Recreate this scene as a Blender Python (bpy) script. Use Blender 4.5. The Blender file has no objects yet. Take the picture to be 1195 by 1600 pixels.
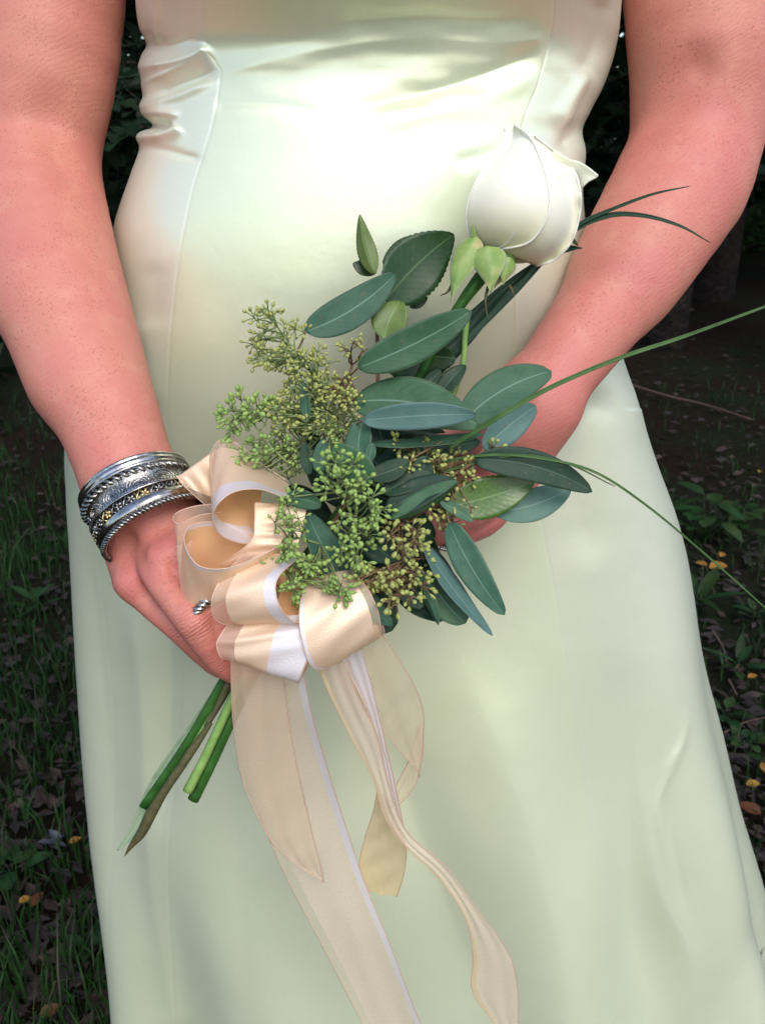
import bpy, bmesh, math, random
import numpy as np
from mathutils import Vector, Matrix

random.seed(7); np.random.seed(7)
R = math.radians
scene = bpy.context.scene
COL = scene.collection

# ------------------------------------------------------------------ camera
W0, H0, FPX = 1195.0, 1600.0, 1385.0
CAM_Z, PITCH = 1.10, R(23)
cam_d = bpy.data.cameras.new('camera'); cam = bpy.data.objects.new('camera', cam_d); COL.objects.link(cam)
cam.location = (0, 0, CAM_Z); cam.rotation_euler = (R(90) - PITCH, 0, 0)
cam_d.sensor_fit = 'VERTICAL'; cam_d.sensor_height = 4.54; cam_d.lens = 4.54 * FPX / H0
cam_d.clip_start = 0.02; cam_d.clip_end = 500
cam_d.dof.use_dof = True; cam_d.dof.focus_distance = 0.56; cam_d.dof.aperture_fstop = 2.4
scene.camera = cam
# ------------------------------------------------------------------ light
SUN_EL, SUN_AZ = R(47), R(163)      # azimuth: 180 = straight behind the camera, less = from the right
w = bpy.data.worlds.new('World'); scene.world = w; w.use_nodes = True
nt = w.node_tree; nt.nodes.clear()
sky = nt.nodes.new('ShaderNodeTexSky'); sky.sky_type = 'NISHITA'; sky.sun_disc = False
sky.sun_elevation = SUN_EL; sky.sun_rotation = SUN_AZ; sky.air_density = 1.0; sky.dust_density = 1.6; sky.ozone_density = 1.0
bg = nt.nodes.new('ShaderNodeBackground'); bg.inputs[1].default_value = 0.15
wo = nt.nodes.new('ShaderNodeOutputWorld')
nt.links.new(sky.outputs[0], bg.inputs[0]); nt.links.new(bg.outputs[0], wo.inputs[0])
sd = bpy.data.lights.new('sun', 'SUN'); sd.energy = 1.15; sd.angle = R(30); sd.color = (1, .975, .94)
sun = bpy.data.objects.new('sun', sd); COL.objects.link(sun)
sdir = Vector((math.sin(SUN_AZ) * math.cos(SUN_EL), math.cos(SUN_AZ) * math.cos(SUN_EL), math.sin(SUN_EL)))
sun.rotation_euler = sdir.to_track_quat('Z', 'Y').to_euler()
scene.view_settings.view_transform = 'Standard'; scene.view_settings.look = 'None'
scene.view_settings.gamma = 1; scene.view_settings.use_curve_mapping = False
scene.view_settings.exposure = 0.74
try:
    scene.cycles.use_denoising = True
    scene.cycles.max_bounces = 8; scene.cycles.transparent_max_bounces = 12
except Exception: pass

# ------------------------------------------------------------------ helpers
CT, ST = math.cos(PITCH), math.sin(PITCH)
def P(px, py, t):
    """world point seen at photo pixel (px,py), t metres in front of the lens plane"""
    u = (px - W0 / 2) / FPX; v = (H0 / 2 - py) / FPX
    return Vector((u * t, t * (CT + v * ST), CAM_Z + t * (v * CT - ST)))
def proj(X, Y, Z):
    Z = Z - CAM_Z
    t = Y * CT - Z * ST; up = Y * ST + Z * CT
    return W0 / 2 + FPX * X / t, H0 / 2 - FPX * up / t, t
def interp(y, pts):
    pts = sorted(pts)
    return np.interp(y, [p[0] for p in pts], [p[1] for p in pts])
def smooth_interp(y, pts):
    pts = sorted(pts); xs = np.array([p[0] for p in pts], float); ys = np.array([p[1] for p in pts], float)
    m = np.gradient(ys, xs)
    y = np.clip(y, xs[0], xs[-1]); i = np.clip(np.searchsorted(xs, y) - 1, 0, len(xs) - 2)
    h = xs[i + 1] - xs[i]; s = (y - xs[i]) / h
    return ((2*s**3-3*s**2+1)*ys[i] + (s**3-2*s**2+s)*h*m[i] + (-2*s**3+3*s**2)*ys[i+1] + (s**3-s**2)*h*m[i+1])
def tag(o, label=None, cat=None, group=None, kind=None):
    if label: o['label'] = label
    if cat: o['category'] = cat
    if group: o['group'] = group
    if kind: o['kind'] = kind
    return o
def empty(name, loc=(0, 0, 0)):
    o = bpy.data.objects.new(name, None); COL.objects.link(o); o.location = loc; o.empty_display_size = .05
    return o
def mesh_obj(name, verts, faces, mat, parent=None, smooth=True, uvs=None, mats=None, midx=None):
    me = bpy.data.meshes.new(name)
    me.from_pydata([tuple(v) for v in verts], [], [tuple(f) for f in faces])
    if uvs is not None:
        lay = me.uv_layers.new(name='UVMap')
        li = np.zeros(len(me.loops), dtype=np.int32); me.loops.foreach_get('vertex_index', li)
        lay.data.foreach_set('uv', np.asarray(uvs, dtype=np.float32)[li].ravel())
    if smooth: me.polygons.foreach_set('use_smooth', [True] * len(me.polygons))
    for m_ in (mats or [mat]): me.materials.append(m_)
    if midx is not None: me.polygons.foreach_set('material_index', midx)
    me.update()
    o = bpy.data.objects.new(name, me); COL.objects.link(o)
    if parent is not None:
        o.parent = parent
        if o.parent.type == 'EMPTY' or True:
            o.matrix_parent_inverse = parent_world(parent).inverted()
    return o
def parent_world(p):
    m = Matrix.Translation(p.location)
    m = Matrix.LocRotScale(p.location, p.rotation_euler, p.scale)
    if p.parent is not None: m = parent_world(p.parent) @ p.matrix_parent_inverse @ m
    return m
class MB:
    """collects geometry for one mesh"""
    def __init__(s): s.v = []; s.f = []; s.uv = []
    def add(s, v, f, uv=None):
        n = len(s.v); s.v += [tuple(a) for a in v]; s.f += [tuple(i + n for i in q) for q in f]
        s.uv += list(uv) if uv is not None else [(0, 0)] * len(v)
    def build(s, name, mat, parent=None, smooth=True):
        return mesh_obj(name, s.v, s.f, mat, parent, smooth, s.uv)
def cr(pts, n):
    """Catmull-Rom through rows of numbers, n samples"""
    p = np.array(pts, float)
    if len(p) == 2: return p[0] + np.linspace(0, 1, n)[:, None] * (p[1] - p[0])
    p = np.vstack([2 * p[0] - p[1], p, 2 * p[-1] - p[-2]])
    k = len(p) - 3; s = np.linspace(0, k - 1e-9, n); i = s.astype(int); u = (s - i)[:, None]
    a, b, c, d = p[i], p[i + 1], p[i + 2], p[i + 3]
    return .5 * ((2 * b) + (c - a) * u + (2 * a - 5 * b + 4 * c - d) * u**2 + (3 * b - a - 3 * c + d) * u**3)
def frames(path, up=(0, 0, 1)):
    p = np.array(path, float); T = np.gradient(p, axis=0); T /= np.linalg.norm(T, axis=1)[:, None] + 1e-12
    N = []; n = np.array(up, float)
    for t in T:
        n = n - t * np.dot(n, t)
        if np.linalg.norm(n) < 1e-6: n = np.cross(t, (1, .3, .2))
        n = n / np.linalg.norm(n); N.append(n)
    N = np.array(N); B = np.cross(T, N)
    return p, T, N, B
def tube(mb, path, rad, k=8, closed=False, flat=1.0, up=(0, 0, 1)):
    p, T, N, B = frames(path, up); n = len(p)
    r = np.broadcast_to(np.asarray(rad, float), (n,))
    if closed:
        pass
    v = []; uv = []
    for i in range(n):
        for j in range(k):
            a = 2 * math.pi * j / k
            v.append(p[i] + r[i] * (math.cos(a) * N[i] + flat * math.sin(a) * B[i])); uv.append((j / k, i / max(1, n - 1)))
    f = []
    for i in range(n - 1 + (1 if closed else 0)):
        for j in range(k):
            i2 = (i + 1) % n
            f.append((i * k + j, i * k + (j + 1) % k, i2 * k + (j + 1) % k, i2 * k + j))
    if not closed:
        f.append(tuple(range(k))[::-1]); f.append(tuple((n - 1) * k + j for j in range(k)))
    mb.add(v, f, uv)
def grid_faces(nu, nv, wrap=False):
    f = []
    for i in range(nv - 1):
        for j in range(nu - (0 if wrap else 1)):
            j2 = (j + 1) % nu
            f.append((i * nu + j, i * nu + j2, (i + 1) * nu + j2, (i + 1) * nu + j))
    return f

# ------------------------------------------------------------------ materials
class NG:
    def __init__(s, name):
        s.m = bpy.data.materials.new(name); s.m.use_nodes = True; s.t = s.m.node_tree
        s.b = s.t.nodes['Principled BSDF']; s.out = s.t.nodes['Material Output']
    def n(s, typ, **k):
        nd = s.t.nodes.new(typ)
        for a, b in k.items():
            if a.startswith('i_'): nd.inputs[a[2:].replace('_', ' ')].default_value = b
            else: setattr(nd, a, b)
        return nd
    def l(s, a, b): s.t.links.new(a, b)
    def set(s, **k):
        for a, b in k.items():
            s.b.inputs[a.replace('_', ' ')].default_value = b
    def tex(s, which='Object'):
        return s.n('ShaderNodeTexCoord').outputs[which]
    def noise(s, scale, detail=4, rough=.55, vec=None, dist=0):
        nd = s.n('ShaderNodeTexNoise'); nd.inputs['Scale'].default_value = scale; nd.inputs['Detail'].default_value = detail
        nd.inputs['Roughness'].default_value = rough; nd.inputs['Distortion'].default_value = dist
        s.l(vec if vec is not None else s.tex(), nd.inputs['Vector']); return nd.outputs['Fac']
    def ramp(s, fac, stops):
        nd = s.n('ShaderNodeValToRGB'); e = nd.color_ramp.elements
        while len(e) < len(stops): e.new(.5)
        for el, (p_, c) in zip(e, stops):
            el.position = p_; el.color = (c, c, c, 1) if not hasattr(c, '__len__') else (*c, 1)
        s.l(fac, nd.inputs[0]); return nd.outputs[0]
    def mix(s, fac, a, b, mode='MIX'):
        nd = s.n('ShaderNodeMix', data_type='RGBA', blend_type=mode)
        for sock, v in ((nd.inputs[0], fac), (nd.inputs[6], a), (nd.inputs[7], b)):
            if hasattr(v, 'is_linked') or isinstance(v, bpy.types.NodeSocket): s.l(v, sock)
            elif hasattr(v, '__len__'): sock.default_value = (*v, 1)
            else: sock.default_value = v
        return nd.outputs[2]
    def math(s, op, a, b=0.0):
        nd = s.n('ShaderNodeMath', operation=op)
        for sock, v in ((nd.inputs[0], a), (nd.inputs[1], b)):
            if isinstance(v, bpy.types.NodeSocket): s.l(v, sock)
            else: sock.default_value = v
        return nd.outputs[0]
    def bump(s, h, strength, dist=.001, prev=None):
        nd = s.n('ShaderNodeBump'); nd.inputs['Strength'].default_value = strength; nd.inputs['Distance'].default_value = dist
        s.l(h, nd.inputs['Height'])
        if prev is not None: s.l(prev, nd.inputs['Normal'])
        return nd.outputs['Normal']
def setin(ng, name, v):
    s_ = ng.b.inputs[name]
    if isinstance(v, bpy.types.NodeSocket): ng.l(v, s_)
    elif hasattr(v, '__len__'): s_.default_value = (*v, 1) if len(v) == 3 else v
    else: s_.default_value = v

# satin dress
g = NG('mint_satin'); M_DRESS = g.m
fine = g.noise(1500, 2, .7)
cl = g.noise(9, 3)
pa = g.n('ShaderNodeAttribute', attribute_name='panel')
satc = g.mix(g.ramp(cl, [(.3, 0), (.7, 1)]), (.73, .785, .55), (.775, .82, .60))
satc = g.mix(pa.outputs['Fac'], satc, (.75, .775, .64))  # same satin throughout: nap sheen of the side panels put into the colour
setin(g, 'Base Color', g.mix(g.ramp(g.noise(1100, 2, .8), [(.35, 0), (.65, 1)]), g.mix(.10, satc, (.3, .34, .2)), satc))
setin(g, 'Roughness', .37); setin(g, 'Metallic', .34); setin(g, 'Specular IOR Level', .9); setin(g, 'Coat Weight', .4); setin(g, 'Coat Roughness', .35)
setin(g, 'Anisotropic', .5)
setin(g, 'Normal', g.bump(fine, .16, .0004, g.bump(g.noise(34, 3), .06, .01)))
# skin
g = NG('skin'); M_SKIN = g.m
big = g.noise(16, 3, .6); mid = g.noise(70, 3, .6); spk = g.noise(620, 1, .5); spd = g.noise(45, 2)
base = g.mix(g.ramp(big, [(.30, 0), (.75, .8)]), (.54, .220, .155), (.51, .150, .125))
base = g.mix(g.math('MULTIPLY', g.ramp(mid, [(.5, 0), (.75, 1)]), .35), base, (.62, .30, .21))
fre = g.math('MULTIPLY', g.ramp(spk, [(.57, 0), (.70, 1)]), g.ramp(spd, [(.40, .15), (.62, .6)]))
base = g.mix(fre, base, (.30, .10, .055))
at = g.n('ShaderNodeAttribute', attribute_name='blush')
base = g.mix(g.math('MULTIPLY', g.math('MULTIPLY', at.outputs['Fac'], g.ramp(g.noise(130, 3, .7), [(.3, .45), (.65, 1)])), .75), base, (.50, .115, .125))
setin(g, 'Base Color', base); setin(g, 'Roughness', .52); setin(g, 'Specular IOR Level', .35)
setin(g, 'Subsurface Weight', .10); g.b.inputs['Subsurface Radius'].default_value = (1, .35, .2); setin(g, 'Subsurface Scale', .006)
vor = g.n('ShaderNodeTexVoronoi', feature='DISTANCE_TO_EDGE'); vor.inputs['Scale'].default_value = 900; g.l(g.tex(), vor.inputs['Vector'])
wk = g.n('ShaderNodeAttribute', attribute_name='wrinkle'); dp = g.n('ShaderNodeVectorMath', operation='DOT_PRODUCT'); g.l(g.tex(), dp.inputs[0])
FDIR = (P(335, 1022, .522) - P(262, 920, .518)).normalized(); dp.inputs[1].default_value = tuple(FDIR)
wa = g.math('SINE', g.math('ADD', g.math('MULTIPLY', dp.outputs['Value'], 3100.0), g.math('MULTIPLY', g.noise(160, 3, .6), 11.0)))
wa = g.math('MULTIPLY', wa, wk.outputs['Fac'])
w2 = g.math('SINE', g.math('ADD', g.math('MULTIPLY', dp.outputs['Value'], 2200.0), g.math('MULTIPLY', g.noise(70, 3, .6), 22.0)))
setin(g, 'Normal', g.bump(wa, .35, .0007, g.bump(w2, .10, .0004, g.bump(vor.outputs['Distance'], .16, .0006, g.bump(g.noise(380, 3), .16, .0008)))))
# silver
def metal(name, col, rough, nscale=500, dark=.35):
    g = NG(name); nz = g.noise(nscale, 3, .6)
    setin(g, 'Base Color', g.mix(g.ramp(nz, [(.35, 0), (.6, 1)]), tuple(c * dark for c in col), col))
    setin(g, 'Metallic', 1.0); setin(g, 'Roughness', rough); setin(g, 'Normal', g.bump(nz, .25, .0006)); return g.m
M_SILVER = metal('polished_silver', (.52, .50, .47), .19, 260, .5)
M_OLDSILVER = metal('tarnished_silver', (.42, .40, .37), .28, 700, .15)
M_BLACK = metal('blackened_silver', (.12, .11, .11), .4, 700, .4)
M_GOLD = metal('pale_gold', (.83, .63, .30), .25, 500, .5)
# leaf materials
def leafmat(name, c0, c1, vein, edge, rough=.5, trans=.10, spec=.22, sc=120):
    g = NG(name); uv = g.n('ShaderNodeSeparateXYZ'); g.l(g.tex('UV'), uv.inputs[0])
    nz = g.noise(sc, 4, .6); oi = g.n('ShaderNodeObjectInfo')
    c = g.mix(g.ramp(nz, [(.3, 0), (.7, 1)]), c0, c1)
    c = g.mix(g.math('MULTIPLY', oi.outputs['Random'], .5), c, tuple(x * .6 for x in c0))
    hs = g.n('ShaderNodeHueSaturation'); g.l(g.math('MULTIPLY_ADD', g.math('FRACT', g.math('MULTIPLY', oi.outputs['Random'], 7.31)), .055), hs.inputs['Hue']); hs.inputs['Hue'].links[0].from_node.inputs[2].default_value = .455; g.l(c, hs.inputs['Color']); c = hs.outputs[0]
    c = g.mix(g.math('MULTIPLY', g.ramp(g.noise(260, 2, .5), [(.66, 0), (.72, 1)]), .5), c, (.12, .10, .05))
    d = g.math('ABSOLUTE', g.math('SUBTRACT', uv.outputs[0], .5))
    c = g.mix(g.ramp(d, [(.0, .7), (.012, .4), (.028, 0)]), c, vein)
    # side veins
    wv = g.math('SINE', g.math('MULTIPLY', g.math('SUBTRACT', uv.outputs[1], g.math('MULTIPLY', d, .55)), 75.0))
    sv = g.math('MULTIPLY', g.ramp(wv, [(.93, 0), (1, 1)]), .07)
    c = g.mix(sv, c, vein)
    c = g.mix(g.ramp(d, [(.472, 0), (.498, .4)]), c, edge)
    setin(g, 'Base Color', c); setin(g, 'Roughness', rough); setin(g, 'Specular IOR Level', spec)
    setin(g, 'Normal', g.bump(nz, .25, .0008, g.bump(wv, .05, .0003)))
    tr = g.n('ShaderNodeBsdfTranslucent'); g.l(g.mix(.5, c, (.10, .25, .03)), tr.inputs[0])
    mx = g.n('ShaderNodeMixShader'); mx.inputs[0].default_value = trans
    g.l(g.b.outputs[0], mx.inputs[1]); g.l(tr.outputs[0], mx.inputs[2]); g.l(mx.outputs[0], g.out.inputs[0])
    return g.m
M_EUC = leafmat('eucalyptus_leaf', (.034, .100, .060), (.062, .148, .092), (.20, .32, .24), (.20, .13, .11))
M_EUCB = leafmat('eucalyptus_leaf_bluish', (.085, .175, .155), (.12, .22, .19), (.22, .33, .28), (.20, .15, .15))
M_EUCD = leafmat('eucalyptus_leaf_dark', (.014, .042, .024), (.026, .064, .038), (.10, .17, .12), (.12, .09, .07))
M_ROSEL = leafmat('rose_leaf', (.012, .045, .014), (.028, .075, .022), (.10, .19, .07), (.05, .10, .03), .38, .15, .3)
M_ROSELL = leafmat('rose_leaf_young', (.075, .17, .03), (.12, .23, .05), (.26, .38, .14), (.10, .16, .05), .4, .2, .4)
M_ROSEB = leafmat('rose_leaf_bright', (.03, .13, .02), (.07, .22, .04), (.22, .38, .12), (.05, .10, .03), .3, .2, .5, 400)
def simple(name, c0, c1, rough=.6, sc=200, bump=.3, spec=.16, bd=.001):
    g = NG(name); nz = g.noise(sc, 4, .6)
    setin(g, 'Base Color', g.mix(g.ramp(nz, [(.3, 0), (.7, 1)]), c0, c1)); setin(g, 'Roughness', rough)
    setin(g, 'Specular IOR Level', spec); setin(g, 'Normal', g.bump(nz, bump, bd)); return g.m
M_POD = simple('seed_pod_green', (.16, .26, .06), (.34, .46, .14), .5, 500)
M_PODY = simple('seed_pod_olive', (.22, .26, .065), (.42, .43, .15), .5, 500)
M_TWIG = simple('green_twig', (.14, .20, .08), (.24, .28, .12), .6, 300)
M_TWIGR = simple('reddish_twig', (.15, .09, .05), (.24, .15, .08), .6, 300)
M_STEM = simple('green_stem', (.012, .048, .008), (.036, .120, .018), .4, 90)
M_STEML = simple('pale_stem', (.11, .22, .04), (.22, .34, .10), .4, 90)
M_STEMB = simple('brown_stem', (.05, .05, .02), (.10, .09, .04), .55, 200)
M_BLADE = simple('grass_blade', (.03, .075, .018), (.07, .14, .04), .4, 60)
M_BLADED = simple('dark_strap_leaf', (.012, .035, .018), (.022, .055, .028), .35, 60)
# ================================================================== PERSON
person = empty('person', (0, .78, 0))
tag(person, 'person in a pale mint satin gown holding a bouquet low in both hands', 'person')

# ---- body: smooth union of tapered limbs, meshed as one surface
import openvdb
def seg_d(X, Y, Z, a, b, ra, rb):
    a = np.array(a, np.float32); b = np.array(b, np.float32); ab = b - a; L2 = float(ab @ ab) + 1e-12
    px, py, pz = X - a[0], Y - a[1], Z - a[2]
    h = np.clip((px * ab[0] + py * ab[1] + pz * ab[2]) / L2, 0, 1)
    return np.sqrt((px - h * ab[0])**2 + (py - h * ab[1])**2 + (pz - h * ab[2])**2) - (ra + (rb - ra) * h)
def ell_d(X, Y, Z, c, r):
    k = np.sqrt(((X - c[0]) / r[0])**2 + ((Y - c[1]) / r[1])**2 + ((Z - c[2]) / r[2])**2)
    return (k - 1) * min(r) * np.where(k > 1, 1, 1)
def smin(a, b, k):
    h = np.maximum(k - np.abs(a - b), 0) / k
    return np.minimum(a, b) - h * h * k * .25
class Field:
    def __init__(s, lo, hi, vx, big=.03):
        s.lo = np.array(lo, float); s.vx = vx; s.n = np.ceil((np.array(hi) - s.lo) / vx).astype(int)
        s.a = np.full(s.n, big, np.float32); s.big = big
    def box(s, pts, m):
        p = np.array(pts); lo = np.clip(((p.min(0) - m - s.lo) / s.vx).astype(int), 0, s.n)
        hi = np.clip(((p.max(0) + m - s.lo) / s.vx).astype(int) + 2, 0, s.n)
        return tuple(slice(l, h) for l, h in zip(lo, hi))
    def coords(s, sl):
        return np.meshgrid(*[(np.arange(q.start, q.stop) * s.vx + s.lo[i]).astype(np.float32) for i, q in enumerate(sl)], indexing='ij', sparse=True)
    def chain(s, pts, k_in, k_out):
        """pts: list of (xyz, r); smooth chain merged with k_in, then joined to the rest with k_out"""
        if len(pts) > 3:
            cc = cr([(*p[0], p[1]) for p in pts], 3 * len(pts)); pts = [(c[:3], c[3]) for c in cc]; k_in = min(k_in, .003)
        q = [np.array(p[0], float) for p in pts]; rs = [p[1] for p in pts]
        sl = s.box(q, max(rs) + s.big); X, Y, Z = s.coords(sl); d = None
        for i in range(len(q) - 1):
            e = seg_d(X, Y, Z, q[i], q[i + 1], rs[i], rs[i + 1]); d = e if d is None else smin(d, e, k_in)
        s.a[sl] = smin(s.a[sl], d, k_out)
    def ball(s, c, r, k):
        sl = s.box([c], r + s.big); X, Y, Z = s.coords(sl)
        s.a[sl] = smin(s.a[sl], np.sqrt((X - c[0])**2 + (Y - c[1])**2 + (Z - c[2])**2) - r, k)
    def ell(s, c, r, k):
        sl = s.box([c], max(r) + s.big); X, Y, Z = s.coords(sl); s.a[sl] = smin(s.a[sl], ell_d(X, Y, Z, c, r), k)
    def carve(s, a, b, r, k):
        sl = s.box([a, b], r + k + .004); X, Y, Z = s.coords(sl)
        d = seg_d(X, Y, Z, a, b, r, r); s.a[sl] = -smin(-s.a[sl], d, k)
    def mesh(s):
        g_ = openvdb.FloatGrid(s.big); g_.copyFromArray(s.a)
        g_.transform = openvdb.createLinearTransform(voxelSize=s.vx)
        v, q = g_.convertToQuads(isovalue=0.0)
        return np.array(v) + s.lo, np.array(q)
def PX(px, py, t, rpx): return (P(px, py, t), rpx * t / FPX)

# her right arm (left in the photo)
FL = Field((-.335, .40, .70), (-.055, .85, 1.42), .0014)
SH_L = (Vector((-.172, .745, 1.345)), .050)
armL = [SH_L, (Vector((-.222, .738, 1.24)), .0475), PX(72, 90, .64, 108), PX(58, 210, .652, 98), PX(60, 270, .648, 94),
        PX(78, 370, .628, 95), PX(108, 470, .606, 90), PX(143, 580, .585, 84), PX(176, 670, .57, 76), PX(198, 735, .56, 71), PX(212, 775, .558, 64)]
FL.chain(armL, .03, .01)
FL.chain([PX(10, 330, .63, 50), PX(60, 460, .60, 55), PX(110, 590, .58, 50)], .02, .03)       # brachioradialis side
# palm (back of the hand to the camera)
for a, b in (((196, 765, .565, 45), (205, 905, .548, 27)), ((210, 765, .563, 45), (235, 872, .530, 27)),
             ((226, 765, .563, 45), (268, 850, .531, 27)), ((243, 765, .563, 42), (306, 842, .542, 26))):
    FL.chain([PX(*a), PX(*b)], .01, .016)
FL.chain([PX(225, 800, .565, 45), PX(255, 870, .565, 38)], .01, .02)
FL.chain([PX(205, 830, .57, 38), PX(222, 900, .57, 34)], .01, .02)
FL.chain([PX(258, 795, .575, 34), PX(330, 850, .572, 28), PX(390, 890, .565, 23), PX(430, 905, .56, 19)], .008, .008)   # thumb, behind the bow
fingers = [[(306, 842, .541, 25), (368, 905, .533, 22), (392, 965, .532, 20), (400, 1010, .54, 17)],
           [(268, 850, .530, 26), (305, 895, .522, 24), (335, 940, .515, 23.5), (372, 1002, .520, 20), (392, 1046, .538, 17)],
           [(235, 872, .527, 26), (262, 920, .518, 24), (302, 972, .508, 25), (335, 1022, .522, 20.5), (362, 1050, .536, 17)],
           [(206, 908, .545, 25), (240, 945, .540, 21), (279, 981, .538, 19), (312, 1015, .545, 17), (342, 1045, .555, 14)]]
for i, fg in enumerate(fingers):
    FL.chain([PX(*q) for q in fg], .004, .0032 if i else .005)
for kx, ky, kt, kr in ((306, 838, .538, 21), (266, 849, .521, 25), (233, 871, .519, 24), (207, 909, .538, 23)):
    FL.ball(P(kx, ky, kt), kr * kt / FPX, .009)
FL.ball(P(302, 968, .5035), .0080, .006); FL.ball(P(336, 938, .510), .0076, .006)
for (a, b) in () and (((288, 962), (318, 950)), ((290, 972), (324, 960)), ((296, 984), (326, 972)), ((303, 992), (328, 983)), ((284, 952), (308, 942))):
    FL.carve(P(a[0], a[1], .4885), P(b[0], b[1], .4885), .0012, .0022)
# tendon hollows on the back of the hand
for (a, b) in (((222, 830, .517), (252, 862, .497)), ((196, 850, .53), (217, 890, .506)), ((256, 815, .518), (286, 842, .506))):
    FL.carve(P(*a), P(*b), .006, .012)
FL.carve(P(76, 180, .601), P(104, 250, .596), .004, .024)

# her left arm (right in the photo)
FR = Field((-.035, .40, .78), (.345, .85, 1.42), .0014)
SH_R = (Vector((.160, .745, 1.345)), .050)
armR = [SH_R, (Vector((.212, .738, 1.24)), .049), PX(1098, 60, .635, 114), PX(1093, 160, .645, 104), PX(1078, 250, .648, 96),
        PX(1012, 372, .632, 86), PX(962, 455, .62, 75), PX(905, 532, .607, 66), PX(858, 598, .598, 60), PX(838, 632, .596, 60)]
FR.chain(armR, .03, .01)
FR.chain([PX(1060, 300, .645, 80), PX(975, 430, .63, 62)], .02, .03)
for a, b in (((832, 632, .60, 48), (778, 745, .615, 34)), ((848, 642, .60, 44), (800, 765, .62, 32)), ((820, 620, .60, 44), (745, 715, .605, 32)),
             ((820, 650, .60, 40), (760, 770, .61, 30))):
    FR.chain([PX(*a), PX(*b)], .01, .018)
fr = [[(795, 760, .62, 27), (758, 812, .620, 24), (700, 832, .605, 21), (655, 822, .59, 18)],
      [(778, 745, .615, 27), (740, 800, .606, 24), (675, 815, .595, 21), (630, 800, .585, 18)],
      [(758, 730, .61, 27), (715, 775, .598, 24), (655, 790, .588, 21), (615, 775, .58, 18)],
      [(740, 712, .605, 27), (690, 745, .592, 24), (640, 755, .582, 21), (600, 745, .575, 18)]]
for i, fg in enumerate(fr): FR.chain([PX(*q) for q in fg], .004, .004)
FR.chain([PX(815, 650, .59, 34), PX(745, 690, .575, 30), PX(690, 700, .567, 24), PX(640, 705, .562, 19)], .008, .012)   # thumb
FR.carve(P(1010, 175, .606), P(1085, 108, .592), .004, .024)
# coarse rest of the body
FB = Field((-.34, .55, -.01), (.33, 1.0, 1.72), .006, .05)
cx = -.008
FB.ell((cx, .775, 1.22), (.125, .085, .16), .03); FB.ell((cx, .775, 1.0), (.13, .085, .16), .06)
FB.ell((cx, .775, .88), (.15, .095, .14), .06)
FB.chain([((cx - .15, .755, 1.345), .05), ((cx, .775, 1.37), .062), ((cx + .15, .755, 1.345), .05)], .04, .05)
FB.chain([((cx, .79, 1.36), .062), ((cx, .78, 1.47), .052)], .02, .05)
for sh, e, s_ in ((SH_L, armL[1], -1), (SH_R, armR[1], 1)):
    FB.chain([sh, (e[0], e[1] + .0006)], .02, .05)
FB.ell((cx, .765, 1.575), (.072, .092, .105), .03); FB.chain([((cx, .72, 1.50), .038), ((cx, .745, 1.53), .055)], .02, .04)
FB.chain([((cx, .672, 1.575), .007), ((cx, .655, 1.543), .012)], .01, .012)      # nose
FB.chain([((cx - .018, .668, 1.512), .008), ((cx + .018, .668, 1.512), .008)], .01, .01)
for s_ in (-1, 1):
    FB.ell((cx + s_ * .075, .775, 1.56), (.012, .022, .033), .01)
    FB.carve((cx + s_ * .031, .664, 1.573), (cx + s_ * .036, .664, 1.573), .012, .014)
    FB.ball((cx + s_ * .032, .690, 1.573), .013, .004)
    FB.chain([((cx + s_ * .085, .78, .88), .085), ((cx + s_ * .08, .76, .50), .055), ((cx + s_ * .08, .79, .12), .036), ((cx + s_ * .08, .78, .06), .036)], .03, .04)
    FB.chain([((cx + s_ * .08, .80, .035), .034), ((cx + s_ * .09, .64, .022), .024)], .02, .03)
allv, allf, off = [], [], 0
for F_ in (FL, FR, FB):
    v, q = F_.mesh(); allv.append(v); allf.append(q + off); off += len(v)
V = np.vstack(allv); Q = np.vstack(allf)
me = bpy.data.meshes.new('body'); me.from_pydata(V.tolist(), [], Q[:, ::-1].tolist())
me.polygons.foreach_set('use_smooth', [True] * len(me.polygons)); me.materials.append(M_SKIN)
# blush: redder skin over the knuckles and in patches of the forearm (pigment, stays put)
bl = np.zeros(len(V), np.float32)
for (q, t, r, s_) in (((266, 849), .50, .014, 1.0), ((233, 871), .51, .013, .6), ((205, 909), .52, .014, .9), ((300, 970), .50, .016, .45), ((330, 1040), .52, .03, .55),
                      ((260, 1000), .53, .03, .5), ((95, 570), .55, .016, .45), ((35, 385), .58, .03, .35), ((240, 850), .51, .04, .45), ((90, 130), .60, .05, .15),
                      ((1010, 430), .59, .02, .7), ((880, 600), .57, .05, .45), ((900, 520), .57, .05, .35), ((760, 800), .59, .06, .6), ((1060, 250), .6, .05, .25)):
    c = np.array(P(q[0], q[1], t)); d = np.linalg.norm(V - c, axis=1); bl = np.maximum(bl, s_ * np.exp(-(d / r)**2))
wr = np.zeros(len(V), np.float32)
for (q, t, r, s_) in (((303, 972), .497, .0105, 1.0), ((336, 940), .503, .009, .7), ((345, 1032), .52, .008, .4), ((278, 985), .53, .009, .5)):
    wr = np.maximum(wr, s_ * np.exp(-(np.linalg.norm(V - np.array(P(q[0], q[1], t)), axis=1) / r)**3))
at2 = me.attributes.new('wrinkle', 'FLOAT', 'POINT'); at2.data.foreach_set('value', wr)
at_ = me.attributes.new('blush', 'FLOAT', 'POINT'); at_.data.foreach_set('value', bl)
me.update()
body = bpy.data.objects.new('body', me); COL.objects.link(body); body.parent = person; body.matrix_parent_inverse = parent_world(person).inverted()

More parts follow.
